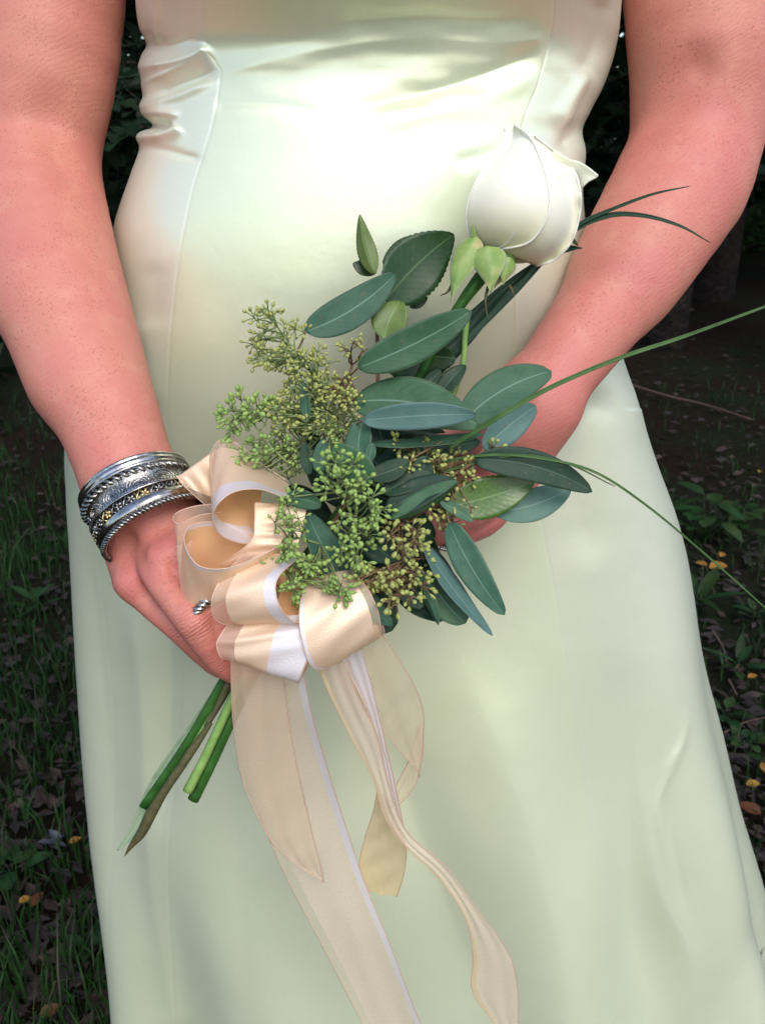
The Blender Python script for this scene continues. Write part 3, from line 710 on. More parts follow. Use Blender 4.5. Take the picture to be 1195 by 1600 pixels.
# ================================================================== BANGLES AND RINGS
fd = (P(212, 775, .556) - P(143, 580, .585)).normalized()       # along the forearm
def ring_frame(c, nrm):
    nrm = Vector(nrm).normalized(); e1 = nrm.cross(Vector((0, -1, .3))).normalized(); e2 = nrm.cross(e1); return Vector(c), nrm, e1, e2
def ring_path(c, nrm, rad, n=96, sq=1.0, wob=0, off=0.0):
    c, nn, e1, e2 = ring_frame(c, nrm)
    return [c + e1 * (math.cos(a) * rad) + e2 * (math.sin(a) * rad * sq) + nn * (off + wob * math.sin(2 * a)) for a in np.linspace(0, 2 * math.pi, n, endpoint=False)]
def band(mb, c, nrm, rad, sect, n=120, sq=1.0):
    """sweep a closed cross-section [(along axis, outward)] round the ring"""
    c, nn, e1, e2 = ring_frame(c, nrm); m_ = len(sect); v = []; uv = []
    for i in range(n):
        a = 2 * math.pi * i / n; o = (e1 * math.cos(a) + e2 * (math.sin(a) * sq)); rd = o.normalized()
        for j, (x, y) in enumerate(sect): v.append(c + o * rad + nn * x + rd * y); uv.append((j / m_, i / n))
    f = [(i * m_ + j, i * m_ + (j + 1) % m_, ((i + 1) % n) * m_ + (j + 1) % m_, ((i + 1) % n) * m_ + j) for i in range(n) for j in range(m_)]
    mb.add(v, f, uv)
def twist(mb, c, nrm, rad, r, turns, strands=2, n=420, sq=1.0, gap=.75, off=0.0):
    c, nn, e1, e2 = ring_frame(c, nrm)
    for s_ in range(strands):
        pts = []
        for i in range(n):
            a = 2 * math.pi * i / n; o = (e1 * math.cos(a) + e2 * (math.sin(a) * sq)); rd = o.normalized(); b_ = a * turns + 2 * math.pi * s_ / strands
            pts.append(c + o * rad + nn * (off + math.cos(b_) * r * gap) + rd * (math.sin(b_) * r * gap))
        tube(mb, pts, r * .62, 6, closed=True)
def px2(px, py, t): return P(px, py, t)
tl = Vector((.16, -.10, -.12))
NB = [fd + Vector((.02, .05, .10)), fd + Vector((.03, .03, .07)), fd + Vector((.06, .02, .03)), fd + Vector((.08, .0, .02)), fd + Vector((.10, -.02, .0)), fd + Vector((.14, -.03, -.02))]
CB = [P(213, 764, .5545), P(218, 776, .552), P(224, 786, .550), P(231, 798, .548), P(238, 808, .545), P(247, 818, .542)]
def bangle(i, label):
    r_ = empty('bangle', CB[i]); tag(r_, label, 'bangle', 'silver bangles on the wrist'); return r_
# 0 smooth rounded bangle with two grooves
b0 = bangle(0, 'smooth grooved silver bangle, highest up the wrist of the stack'); mb = MB()
sec = [(-.0042, -.001), (-.0042, .0008), (-.0034, .0018), (-.0022, .0019), (-.0018, .0012), (-.0012, .0021), (.0010, .0023), (.0016, .0012), (.0022, .0020), (.0034, .0016), (.0040, .0004), (.0040, -.001)]
band(mb, CB[0], NB[0], .0335, sec); mb.build('hoop', M_SILVER, b0)
# 1 open twisted rope bangle
b1 = bangle(1, 'twisted rope silver bangle just below the smooth grooved one'); mb = MB(); twist(mb, CB[1], NB[1], .0340, .0021, 22); mb.build('twisted_wire', M_OLDSILVER, b1)
mb = MB(); twist(mb, CB[1], NB[1], .0340, .0012, 22, 2, 420, 1, 1.2); mb.build('twisted_wire', M_SILVER, b1)
# 2 engraved wide cuff
b2 = bangle(2, 'widest silver cuff engraved with scalloped half-moons and beading'); mb = MB()
sec = [(-.0055, -.0006), (-.0055, .0010), (-.0048, .0012), (-.0044, .0006), (.0042, .0008), (.0048, .0014), (.0056, .0012), (.0060, 0), (.0056, -.0008)]
band(mb, CB[2], NB[2], .0335, sec); mb.build('hoop', M_OLDSILVER, b2)
c, nn, e1, e2 = ring_frame(CB[2], NB[2]); mb = MB(); bd = MB()
for k in range(13):
    a0 = 2 * math.pi * k / 13
    for rr, wid in ((.0068, .00035), (.0050, .0003), (.0032, .0003)):
        pts = []
        for s_ in np.linspace(0, math.pi, 12):
            a = a0 + math.cos(s_) * rr / .0335; pts.append(c + (e1 * math.cos(a) + e2 * math.sin(a)) * .0343 + nn * (.0038 - math.sin(s_) * rr * .95))
        tube(mb, pts, wid, 4)
    for s_ in np.linspace(.15, math.pi - .15, 9):
        a = a0 + math.cos(s_) * .0059 / .0335; r2 = a0 + math.cos(s_) * .0042 / .0335
        tube(mb, [c + (e1 * math.cos(a) + e2 * math.sin(a)) * .0343 + nn * (.0038 - math.sin(s_) * .0056), c + (e1 * math.cos(r2) + e2 * math.sin(r2)) * .0343 + nn * (.0038 - math.sin(s_) * .0040)], .0003, 4)
mb.build('engraving', M_SILVER, b2)
twist(bd, CB[2], NB[2], .0352, .0006, 90, 1, 900, 1, .6, -.0052); bd.build('beaded_edge', M_SILVER, b2)
# 3 thin lettered strap-like bangle
b3 = bangle(3, 'thin plain silver bangle between engraved cuff and gold filigree band'); mb = MB()
sec = [(-.0024, -.0004), (-.0024, .0008), (-.0016, .0015), (.0002, .0017), (.0018, .0014), (.0024, .0006), (.0024, -.0004)]
band(mb, CB[3], NB[3], .0343, sec); mb.build('hoop', M_SILVER, b3); mb = MB()
c, nn, e1, e2 = ring_frame(CB[3], NB[3])
for k in range(110):
    a = 2 * math.pi * k / 110; d_ = (.0010 if k % 2 else -.0002)
    tube(mb, [c + (e1 * math.cos(a) + e2 * math.sin(a)) * .0360 + nn * (-.0012), c + (e1 * math.cos(a + .01 * (k % 3 - 1)) + e2 * math.sin(a + .01 * (k % 3 - 1))) * .0360 + nn * (.0008 + d_ * .4)], .00028, 4)
mb.build('engraving', M_BLACK, b3)
# 4 filigree band, gold flowers on black
b4 = bangle(4, 'openwork bangle with pale gold flowers between dark gaps'); mb = MB()
band(mb, CB[4], NB[4], .0345, [(-.0040, -.0004), (-.0040, .0006), (.0040, .0006), (.0040, -.0004)]); mb.build('hoop', M_BLACK, b4)
mb = MB(); md = MB(); c, nn, e1, e2 = ring_frame(CB[4], NB[4])
def onring(a, x, r_): return c + (e1 * math.cos(a) + e2 * math.sin(a)) * r_ + nn * x
for k in range(26):
    a = 2 * math.pi * k / 26; tgt = mb if k % 3 else md
    for q in range(5):
        b_ = q * 1.2566 + k; tube(tgt, [onring(a, 0, .0356), onring(a + math.cos(b_) * .0026 / .034, math.sin(b_) * .0026, .0358)], [.0005, .0011], 5)
    tube(tgt, [onring(a + .06, -.003, .0356), onring(a + .12, -.0006, .0360), onring(a + .18, .0030, .0356)], .0006, 5)
    tube(tgt, [onring(a + .06, .003, .0356), onring(a + .12, .0012, .0360), onring(a + .17, -.0028, .0356)], .00045, 5)
mb.build('filigree', M_OLDSILVER, b4); md.build('filigree', M_GOLD, b4)['label'] = 'gold coloured flowers of the filigree'
mb = MB()
for x_ in (-.0042, .0042): band(mb, CB[4], NB[4], .0355, [(x_ - .0006, -.001), (x_ - .0006, .0006), (x_ + .0006, .0006), (x_ + .0006, -.001)])
mb.build('rim', M_SILVER, b4)
# 5 polished bangle with rope edge
b5 = bangle(5, 'polished silver bangle with roped edge, lowest on the hand'); mb = MB()
band(mb, CB[5], NB[5], .0352, [(-.0040, -.0008), (-.0040, .0006), (-.003, .0014), (0, .0018), (.0022, .0012), (.0026, -.0008)]); mb.build('hoop', M_SILVER, b5)
mb = MB(); twist(mb, CB[5], NB[5], .0358, .0017, 44, 2, 900, 1, .55, .0042); mb.build('rope_edge', M_OLDSILVER, b5)
# finger rings
fdir = (P(335, 940, .506) - P(268, 850, .52)).normalized(); rc = P(328, 950, .5085)
r1 = empty('ring', rc); tag(r1, 'chunky openwork silver ring on the hand below the bangles', 'ring'); mb = MB()
twist(mb, rc, fdir, .0112, .0022, 8, 3, 280); mb.build('braided_band', M_SILVER, r1)
rc = P(688, 838, .603); fd2 = (P(655, 822, .59) - P(700, 832, .605)).normalized()
r2 = empty('ring', rc); tag(r2, 'small silver ring with bright stones on the hand behind the leaves', 'ring'); mb = MB()
band(mb, rc, fd2, .0088, [(-.0012, -.0003), (-.0012, .0009), (.0012, .0009), (.0012, -.0003)], 60); mb.build('band', M_SILVER, r2)
mb = MB(); c, nn, e1, e2 = ring_frame(rc, fd2); sd_ = (P(694, 868, .595) - rc).normalized()
for k in (-1, 0, 1):
    q = rc + sd_ * .0098 + nn * (k * .002); tube(mb, [q - sd_ * .001, q, q + sd_ * .0016], [.0006, .0016, .0007], 8)
mb.build('stone', M_SILVER, r2)
# ================================================================== BOUQUET
bq = empty('bouquet', P(430, 900, .53))
tag(bq, 'bouquet of one white rose with seeded eucalyptus tied in peach ribbon', 'bouquet')
CAMP = Vector((0, 0, CAM_Z))
def leaf(base, tip, wpx, mat, bend=0, roll=0, arch=.0, cup=.12, serr=0, name='eucalyptus_leaf', label=None, nv=26, pw=(.9, .72), tw=0, pet=None, fold=0, rnd=0):
    B = P(*base); T = P(*tip); L = (T - B).length; ax = (T - B).normalized()
    tm = (base[2] + tip[2]) / 2; wid = wpx * tm / FPX / 2; bend_ = bend * tm / FPX
    if name == 'eucalyptus_leaf': pw = (pw[0], pw[1] * .78)
    n = (CAMP - (B + T) / 2).normalized(); s0 = ax.cross(n).normalized(); n0 = s0.cross(ax)
    nu = 11; v = []; uv = []
    ph = random.random() * 6
    for i in range(nv + 1):
        q = i / nv; x = min(max(q**pw[0], 0), 1); w_ = wid * max(math.sin(math.pi * (x * .985 + .008)), 0)**pw[1] if q < .995 else wid * .02
        rr = R(roll + tw * (q - .5)); s_ = s0 * math.cos(rr) + n0 * math.sin(rr); nn = n0 * math.cos(rr) - s0 * math.sin(rr)
        for j in range(nu):
            u = -1 + 2 * j / (nu - 1); ww = w_
            if serr and abs(u) > .95: ww = w_ * (1 + serr * ((i % 2) - .5))
            v.append(B + ax * (L * q) + s0 * (bend_ * 4 * q * (1 - q)) + s_ * (ww * u) + nn * (cup * ww * abs(u)**1.5 + fold * ww * abs(u) + .06 * wid * math.sin(q * 9 + ph) * u) + n0 * (arch * L * 4 * q * (1 - q)))
            uv.append(((u + 1) / 2, q))
    o = mesh_obj(name, v, grid_faces(nu, nv + 1), mat, bq, True, uv)
    md = o.modifiers.new('thickness', 'SOLIDIFY'); md.thickness = .0002; md.offset = 0
    if label: o['label'] = label
    if pet:
        mb = MB(); tube(mb, cr([tuple(P(*pet)), tuple(P(*pet).lerp(B, .6) + n0 * .001), tuple(B)], 8), .0006, 5); mb.build('leaf_stalk', M_TWIGR, o)
    return o
E_, EB, ED = M_EUC, M_EUCB, M_EUCD
# -- blue-green eucalyptus leaves
leaf((478, 518, .520), (618, 428, .525), 58, E_, bend=10, roll=8, pet=(462, 555, .53), pw=(.8, .75))
leaf((560, 574, .505), (736, 486, .515), 60, E_, bend=6, roll=-6, pet=(543, 590, .52), pw=(.85, .7))
leaf((553, 628, .520), (748, 665, .515), 78, E_, bend=-16, roll=12, pet=(535, 640, .53), pw=(.8, .75))
leaf((568, 657, .500), (744, 648, .50), 44, EB, bend=-3, roll=-10, pet=(545, 668, .52), pw=(.85, .7))
leaf((580, 694, .515), (756, 678, .525), 34, E_, bend=6, roll=62, pw=(.9, .8))
leaf((715, 668, .53), (861, 580, .54), 66, E_, bend=-14, roll=10, pw=(.95, .68))
leaf((756, 702, .525), (837, 634, .53), 50, EB, bend=-3, roll=-10, pet=(728, 728, .53), pw=(.9, .65))
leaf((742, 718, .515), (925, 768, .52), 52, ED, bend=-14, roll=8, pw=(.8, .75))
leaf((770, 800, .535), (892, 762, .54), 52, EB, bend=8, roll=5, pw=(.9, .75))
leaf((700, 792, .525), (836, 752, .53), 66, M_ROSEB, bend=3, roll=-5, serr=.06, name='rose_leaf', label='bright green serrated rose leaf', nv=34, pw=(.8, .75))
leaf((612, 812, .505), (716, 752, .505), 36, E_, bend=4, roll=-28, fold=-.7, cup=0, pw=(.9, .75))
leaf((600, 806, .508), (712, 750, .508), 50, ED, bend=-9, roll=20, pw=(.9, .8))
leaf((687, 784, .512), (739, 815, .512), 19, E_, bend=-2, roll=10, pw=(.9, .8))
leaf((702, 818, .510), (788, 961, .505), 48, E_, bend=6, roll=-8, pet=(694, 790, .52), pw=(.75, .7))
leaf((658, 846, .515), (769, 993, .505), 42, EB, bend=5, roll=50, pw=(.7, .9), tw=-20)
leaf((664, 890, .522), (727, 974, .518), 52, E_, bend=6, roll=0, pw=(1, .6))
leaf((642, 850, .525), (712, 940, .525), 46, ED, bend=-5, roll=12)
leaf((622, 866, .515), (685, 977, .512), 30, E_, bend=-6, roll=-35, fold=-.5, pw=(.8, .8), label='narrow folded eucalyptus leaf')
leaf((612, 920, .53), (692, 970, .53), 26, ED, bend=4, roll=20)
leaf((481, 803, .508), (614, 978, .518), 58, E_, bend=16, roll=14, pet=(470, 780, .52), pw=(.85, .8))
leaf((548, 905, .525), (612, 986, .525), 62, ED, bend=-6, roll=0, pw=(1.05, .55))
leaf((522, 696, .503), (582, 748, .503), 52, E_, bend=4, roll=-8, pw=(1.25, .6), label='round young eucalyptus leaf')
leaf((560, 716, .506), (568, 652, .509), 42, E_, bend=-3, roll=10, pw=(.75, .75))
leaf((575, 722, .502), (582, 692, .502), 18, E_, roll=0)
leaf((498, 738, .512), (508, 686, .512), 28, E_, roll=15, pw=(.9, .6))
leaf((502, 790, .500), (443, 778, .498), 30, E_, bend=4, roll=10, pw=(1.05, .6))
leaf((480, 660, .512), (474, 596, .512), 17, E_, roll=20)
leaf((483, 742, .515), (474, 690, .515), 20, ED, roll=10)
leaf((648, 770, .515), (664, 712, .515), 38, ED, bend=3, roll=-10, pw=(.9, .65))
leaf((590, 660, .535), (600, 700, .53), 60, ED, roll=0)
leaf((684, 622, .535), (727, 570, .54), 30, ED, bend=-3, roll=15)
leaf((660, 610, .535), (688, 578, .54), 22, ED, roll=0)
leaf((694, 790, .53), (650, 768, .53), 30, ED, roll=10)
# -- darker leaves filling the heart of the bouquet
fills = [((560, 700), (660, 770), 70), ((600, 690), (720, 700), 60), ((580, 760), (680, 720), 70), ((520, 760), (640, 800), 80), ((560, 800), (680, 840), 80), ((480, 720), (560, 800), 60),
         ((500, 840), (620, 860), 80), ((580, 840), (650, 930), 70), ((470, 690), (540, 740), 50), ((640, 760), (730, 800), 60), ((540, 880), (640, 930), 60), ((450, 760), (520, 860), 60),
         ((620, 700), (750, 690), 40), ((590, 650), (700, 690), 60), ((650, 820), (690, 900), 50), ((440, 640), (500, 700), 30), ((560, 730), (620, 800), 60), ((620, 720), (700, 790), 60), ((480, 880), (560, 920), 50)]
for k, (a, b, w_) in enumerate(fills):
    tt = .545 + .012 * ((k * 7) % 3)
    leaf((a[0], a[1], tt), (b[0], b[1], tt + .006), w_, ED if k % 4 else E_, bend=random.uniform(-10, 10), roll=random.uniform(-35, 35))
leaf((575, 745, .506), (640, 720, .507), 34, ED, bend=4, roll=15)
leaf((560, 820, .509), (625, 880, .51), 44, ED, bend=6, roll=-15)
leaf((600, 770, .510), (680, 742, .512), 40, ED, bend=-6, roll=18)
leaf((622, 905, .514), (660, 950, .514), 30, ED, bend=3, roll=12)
# -- rose foliage
RL = dict(name='rose_leaf', nv=34)
leaf((602, 470, .535), (709, 366, .545), 92, M_ROSEL, bend=-6, roll=-8, serr=.05, pw=(.8, .75), **RL)
leaf((598, 412, .548), (672, 368, .55), 30, M_ROSEL, bend=-4, roll=20, serr=.05, **RL)
leaf((585, 428, .530), (562, 335, .535), 32, M_ROSELL, bend=-5, roll=18, serr=.05, fold=-.5, pw=(.75, .85), label='young light green upright rose leaf', **RL)
leaf((588, 426, .540), (551, 412, .54), 26, M_ROSEL, roll=-20, serr=.05, **RL)
leaf((600, 530, .530), (625, 470, .535), 58, M_ROSELL, bend=-4, roll=10, serr=.04, pw=(.9, .6), label='light green rounded rose leaf', **RL)
leaf((598, 562, .545), (712, 560, .545), 76, M_ROSEL, bend=-4, roll=-10, serr=.05, pw=(.8, .65), **RL)
leaf((640, 480, .55), (668, 464, .55), 18, M_ROSEL, roll=0, **RL)
# -- stems
def stem(pts, rpx, mat, name='stem', label=None, n=30, flat=1.0, up=(0, 0, 1), taper=None, k=8):
    pp = cr([(*P(x, y, t), r_) for (x, y, t), r_ in zip(pts, rpx if hasattr(rpx, '__len__') else [rpx] * len(pts))], n)
    tm = np.mean([p[2] for p in pts]); mb = MB(); tube(mb, pp[:, :3], np.maximum(pp[:, 3], .15) * tm / FPX, k, flat=flat, up=up)
    o = mb.build(name, mat, bq)
    if label: o['label'] = label
    return o
stem([(590, 440, .54), (589, 520, .54), (590, 600, .54), (580, 700, .545), (520, 820, .545), (440, 930, .535)], [2.6, 3, 3.2, 4, 4, 4], M_TWIGR)
stem([(752, 432, .538), (720, 475, .54), (680, 540, .545), (620, 660, .55), (530, 800, .55), (440, 920, .54), (390, 1010, .54)], [12, 9, 8, 8, 8, 8, 8], M_STEM, label='thick rose stem')
stem([(729, 500, .55), (726, 530, .55), (722, 572, .55), (700, 640, .55)], 4.5, M_STEML, label='thin pale green stalk')
def blade(e, mat, name='grass_blade', label=None, n=40, fold=.3):
    """strap: rows (lx,ly,lt, rx,ry,rt)"""
    rows = cr(e, n); v = []; uv = []
    for i, r_ in enumerate(rows):
        a = P(*r_[:3]); b = P(*r_[3:6]); nn = (CAMP - a).normalized(); w_ = (b - a).length
        for j in range(5):
            u = j / 4; v.append(a.lerp(b, u) - nn * (fold * w_ * (1 - abs(2 * u - 1)))); uv.append((u, i / (n - 1)))
    o = mesh_obj(name, v, grid_faces(5, n), mat, bq, True, uv); md = o.modifiers.new('thickness', 'SOLIDIFY'); md.thickness = .0004; md.offset = 0
    if label: o['label'] = label
    return o
# dark strap leaf running up behind the rose
blade([(560, 690, .56, 600, 720, .56), (640, 590, .56, 668, 612, .56), (715, 505, .56, 742, 528, .56), (790, 440, .56, 800, 452, .56), (850, 400, .56, 862, 405, .56), (882, 384, .557, 892, 392, .557), (909, 387, .555, 909, 388, .555)], M_BLADED, 'strap_leaf', 'wide dark strap leaf behind the rose')
def thin(pts, w_, mat, label, n=50):
    pp = cr(pts, n); rows = []
    for i in range(n):
        a = pp[max(0, i - 1)]; b = pp[min(n - 1, i + 1)]; d = np.array([-(b[1] - a[1]), b[0] - a[0]]); d /= np.linalg.norm(d) + 1e-9
        q = i / (n - 1); ww = w_ * (1 - q**3) * .5 + .4; rows.append((pp[i][0] - d[0] * ww, pp[i][1] - d[1] * ww, pp[i][2], pp[i][0] + d[0] * ww, pp[i][1] + d[1] * ww, pp[i][2]))
    return blade(rows, mat, label=label, n=n)
thin([(700, 560, .555), (800, 460, .555), (885, 368, .552), (945, 338, .548), (1000, 336, .543), (1060, 352, .54), (1109, 379, .537)], 8.5, M_BLADED, 'dark blade bending across the forearm')
thin([(860, 390, .553), (905, 350, .55), (960, 325, .545), (1020, 303, .54), (1076, 291, .537)], 5, M_BLADED, 'short thin blade pointing up over the forearm')
thin([(870, 330, .555), (893, 372, .555), (903, 384, .55)], 6, M_BLADED, 'short stub of blade beside the rose')
thin([(700, 700, .52), (765, 660, .512), (850, 610, .508), (960, 562, .505), (1070, 525, .505), (1200, 477, .505), (1260, 455, .505)], 6.5, M_BLADE, 'long green blade crossing the wrist to the right')
thin([(640, 730, .52), (760, 711, .512), (850, 717, .51), (930, 738, .51), (1010, 790, .512), (1100, 865, .515), (1195, 950, .52), (1290, 1040, .52)], 3, M_BLADE, 'thin blade arching down over the gown')
thin([(620, 760, .53), (700, 735, .52), (800, 712, .515), (880, 722, .515), (960, 760, .515)], 3, M_BLADE, 'short thin blade beside the arching one')
# cut stems below the fist
stem([(420, 940, .54), (382, 1010, .545), (346, 1077, .547), (294, 1166, .549), (226, 1262, .551)], [11, 11, 12, 12, 10], M_STEM, label='flat green cut stem, left of the bundle', flat=.5)
stem([(425, 950, .55), (388, 1015, .553), (356, 1075, .555), (310, 1150, .557), (240, 1264, .559)], [8, 8, 8, 8, 8], M_STEM, flat=.7)
stem([(330, 1130, .540), (307, 1162, .540), (285, 1195, .540), (258, 1235, .541), (238, 1268, .542), (222, 1300, .543), (205, 1322, .544), (195, 1338, .545)], [3, 6.5, 7, 7, 9, 8, 4, .5], M_STEMB, 'woody_stem', 'brown woody stem cut to a point')
stem([(400, 980, .535), (365, 1050, .54), (342, 1100, .542), (322, 1135, .542)], [6, 6, 5, 4], M_STEMB, 'woody_stem')
stem([(410, 1000, .535), (378, 1062, .535), (352, 1115, .535), (322, 1180, .535), (293, 1237, .535)], [7, 7, 7, 7, 8], M_STEML, label='pale green split stem')
stem([(420, 1010, .542), (388, 1070, .542), (360, 1125, .542), (330, 1190, .542), (302, 1250, .542)], [10, 9, 10, 10, 9], M_STEM)
stem([(342, 1100, .545), (322, 1130, .545), (300, 1165, .545)], [3, 3, 2], M_STEML, label='pale sliver between the stems')
blade([(345, 1062, .556, 352, 1062, .556), (290, 1140, .557, 300, 1146, .557), (235, 1220, .559, 247, 1226, .559), (205, 1290, .56, 222, 1292, .56), (183, 1328, .56, 184, 1330, .56)], leafmat('pale_blade', (.22, .32, .19), (.34, .42, .28), (.4, .5, .35), (.3, .4, .25)), label='pale pointed blade at the stem ends')

# -- seeded sprigs
def pod(mb, p, d, L, r_):
    d = d.normalized(); a = d.cross(Vector((.3, .5, .8))).normalized(); b = d.cross(a); k = 6; v = []
    prof = ((0, .25), (.35, .9), (.62, 1.0), (.82, .8), (.9, .32)); 
    for (h, w_) in prof:
        for j in range(k):
            t_ = 2 * math.pi * j / k; v.append(p + d * (h * L) + (a * math.cos(t_) + b * math.sin(t_)) * (r_ * w_))
    v.append(p + d * L * 1.12); n = len(prof)
    f = grid_faces(k, n, True) + [((n - 1) * k + j, (n - 1) * k + (j + 1) % k, n * k) for j in range(k)]
    mb.add(v, f)
def sprig(spine, regions, mp, mt, label, rad=13, size=1.0, tdep=.52, thick=2.2):
    sp = cr(spine, 40); st = MB(); pd = MB(); tube(st, [P(*q) for q in sp], np.linspace(thick, 1.0, 40) * tdep / FPX, 6)
    for (x0, y0, x1, y1, n) in regions:
        n = int(n * 1.15)
        for _ in range(n):
            while True:
                a_, b_ = random.uniform(-1, 1), random.uniform(-1, 1)
                if a_ * a_ + b_ * b_ < 1: break
            ux = (x0 + x1) / 2 + a_ * (x1 - x0) / 2; uy = (y0 + y1) / 2 + b_ * (y1 - y0) / 2; ut = tdep + random.uniform(-.012, .014)
            i = int(np.argmin(np.hypot(sp[:, 0] - ux, sp[:, 1] - uy) + np.abs(np.arange(40) - 20) * .0)); i = max(0, i - 3); s_ = sp[i]
            A = P(*s_); C_ = P(ux, uy, ut); mid = A.lerp(C_, .5) + Vector((random.gauss(0, .0012), random.gauss(0, .0015), random.gauss(0, .0012)))
            tube(st, cr([tuple(A), tuple(mid), tuple(C_)], 6), np.linspace(1.5, 1.1, 6) * tdep / FPX, 5)
            od = (C_ - A).normalized(); m_ = random.randint(5, 8)
            for k in range(m_):
                d = (od * .55 + Vector((random.gauss(0, .7), random.gauss(0, .6), random.gauss(0, .7)))).normalized()
                e = C_ + d * (rad * random.uniform(.6, 1.15) * tdep / FPX)
                tube(st, [C_, C_.lerp(e, .5) + Vector((0, 0, .0002)), e], .85 * tdep / FPX, 4)
                sz = random.uniform(.8, 1.15) * size * tdep / FPX
                pod(pd, e, d, 9.6 * sz * random.uniform(.8, 1.15), 3.1 * sz * random.uniform(.75, 1.2))
    o = st.build('seed_sprig', mt, bq); o['label'] = label; pd.build('seed_pods', mp, o)['kind'] = 'stuff'
sprig([(600, 760, .54), (560, 710, .53), (520, 660, .525), (490, 590, .522), (455, 540, .52), (420, 492, .52)], [(385, 482, 440, 512, 6), (392, 500, 480, 560, 13), (400, 550, 480, 580, 8), (440, 545, 520, 620, 20), (430, 590, 560, 690, 40)], M_PODY, M_TWIG, 'tall pale green seed sprig left of the big leaves', size=.92)
sprig([(540, 760, .545), (500, 720, .54), (470, 690, .535)], [(420, 640, 550, 720, 34), (400, 680, 480, 760, 14)], M_POD, M_TWIG, 'shadowed seed sprig in the middle of the bouquet', tdep=.535, size=.9)
sprig([(470, 740, .53), (425, 700, .525), (395, 660, .52), (378, 640, .518)], [(352, 612, 420, 685, 16), (366, 690, 425, 752, 12)], M_POD, M_TWIG, 'seed sprig reaching left over the bow', tdep=.514, size=1.15, rad=15)
sprig([(550, 570, .53), (548, 590, .53), (565, 640, .53)], [(522, 532, 575, 560, 4), (520, 590, 560, 640, 12)], M_PODY, M_TWIGR, 'sparse thin seed sprig between leaves and tall sprig', size=.85)
sprig([(560, 860, .52), (550, 810, .51), (530, 760, .505), (515, 700, .5)], [(485, 705, 560, 790, 14), (545, 745, 615, 800, 10), (530, 790, 600, 840, 8), (525, 845, 590, 895, 9), (440, 760, 500, 800, 3)], M_POD, M_TWIG, 'bright green seed sprig at the front of the bouquet', tdep=.497, size=1.15, rad=15)
sprig([(500, 850, .51), (460, 840, .50), (440, 850, .498), (450, 910, .498)], [(425, 790, 475, 860, 13), (420, 860, 500, 930, 22), (500, 900, 540, 940, 7)], M_POD, M_TWIG, 'green seed sprig drooping over the bow', tdep=.492, size=1.1, rad=14)
sprig([(610, 760, .52), (622, 820, .515), (630, 880, .51), (640, 920, .51)], [(595, 815, 665, 860, 12), (585, 880, 660, 945, 20), (645, 870, 670, 900, 2), (560, 890, 600, 940, 8)], M_PODY, M_TWIGR, 'olive yellow seed sprig low at the front', tdep=.504, size=1.15, rad=15)
sprig([(600, 770, .54), (650, 740, .53), (700, 730, .525), (760, 705, .52)], [(610, 690, 690, 740, 16), (680, 700, 755, 750, 11), (660, 760, 740, 820, 11), (755, 698, 780, 712, 2)], M_PODY, M_TWIGR, 'olive seed sprig with reddish stalks in front of the far hand', tdep=.524, size=1.0)
for (a, b, c_) in (((735, 725), (690, 750), (640, 755)), ((630, 860), (628, 820), (640, 780)), ((720, 735), (660, 770), (610, 790)), ((700, 780), (660, 800), (620, 830)), ((690, 690), (640, 720), (600, 760))):
    stem([(*a, .518), (*b, .52), (*c_, .53)], 1.8, M_TWIGR, 'twig', n=12, k=5)

# -- ribbon bow
def rib_mat(name, col, col2, alpha, rough, shimmer=.3, stretch=(1, 1, 1)):
    g = NG(name); tc = g.n('ShaderNodeMapping'); tc.inputs['Scale'].default_value = stretch; g.l(g.tex('UV'), tc.inputs[0])
    nz = g.noise(30, 4, .65, tc.outputs[0]); n2 = g.noise(900, 2, .5)
    geo = g.n('ShaderNodeNewGeometry'); inner = tuple(c_ * m_ for c_, m_ in zip(col, (1.0, .9, .74))) if alpha == 1 and not name.startswith('white') else col  # light bouncing inside the loops is painted as a warmer reverse side
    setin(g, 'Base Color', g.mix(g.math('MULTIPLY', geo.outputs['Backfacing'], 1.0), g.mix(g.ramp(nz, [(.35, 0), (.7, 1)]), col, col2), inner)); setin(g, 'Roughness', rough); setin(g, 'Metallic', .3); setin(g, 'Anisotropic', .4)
    setin(g, 'Specular IOR Level', .6)
    setin(g, 'Normal', g.bump(n2, .12, .0004, g.bump(nz, .25, .0012)))
    tl_ = g.n('ShaderNodeBsdfTranslucent'); tl_.inputs[0].default_value = (col[0], col[1] * .85, col[2] * .6, 1); m1 = g.n('ShaderNodeMixShader'); m1.inputs[0].default_value = .3
    g.l(g.b.outputs[0], m1.inputs[1]); g.l(tl_.outputs[0], m1.inputs[2]); last = m1.outputs[0]
    if alpha < 1:
        tp = g.n('ShaderNodeBsdfTransparent'); m2 = g.n('ShaderNodeMixShader')
        a_ = g.math('MULTIPLY_ADD', g.ramp(nz, [(.3, 0), (.75, 1)]), .22); a_.node.inputs[2].default_value = alpha - .11
        g.l(a_, m2.inputs[0]); g.l(tp.outputs[0], m2.inputs[1]); g.l(last, m2.inputs[2]); last = m2.outputs[0]
    g.l(last, g.out.inputs[0]); return g.m
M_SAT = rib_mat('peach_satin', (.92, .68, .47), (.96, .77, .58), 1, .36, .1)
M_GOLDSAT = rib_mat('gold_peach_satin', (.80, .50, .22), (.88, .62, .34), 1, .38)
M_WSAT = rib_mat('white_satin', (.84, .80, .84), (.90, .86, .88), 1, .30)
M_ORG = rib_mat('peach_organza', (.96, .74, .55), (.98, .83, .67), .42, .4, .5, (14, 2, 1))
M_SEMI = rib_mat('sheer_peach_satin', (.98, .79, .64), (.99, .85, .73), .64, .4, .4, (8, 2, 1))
M_CREAM = rib_mat('cream_satin', (.82, .70, .44), (.88, .76, .52), 1, .4)
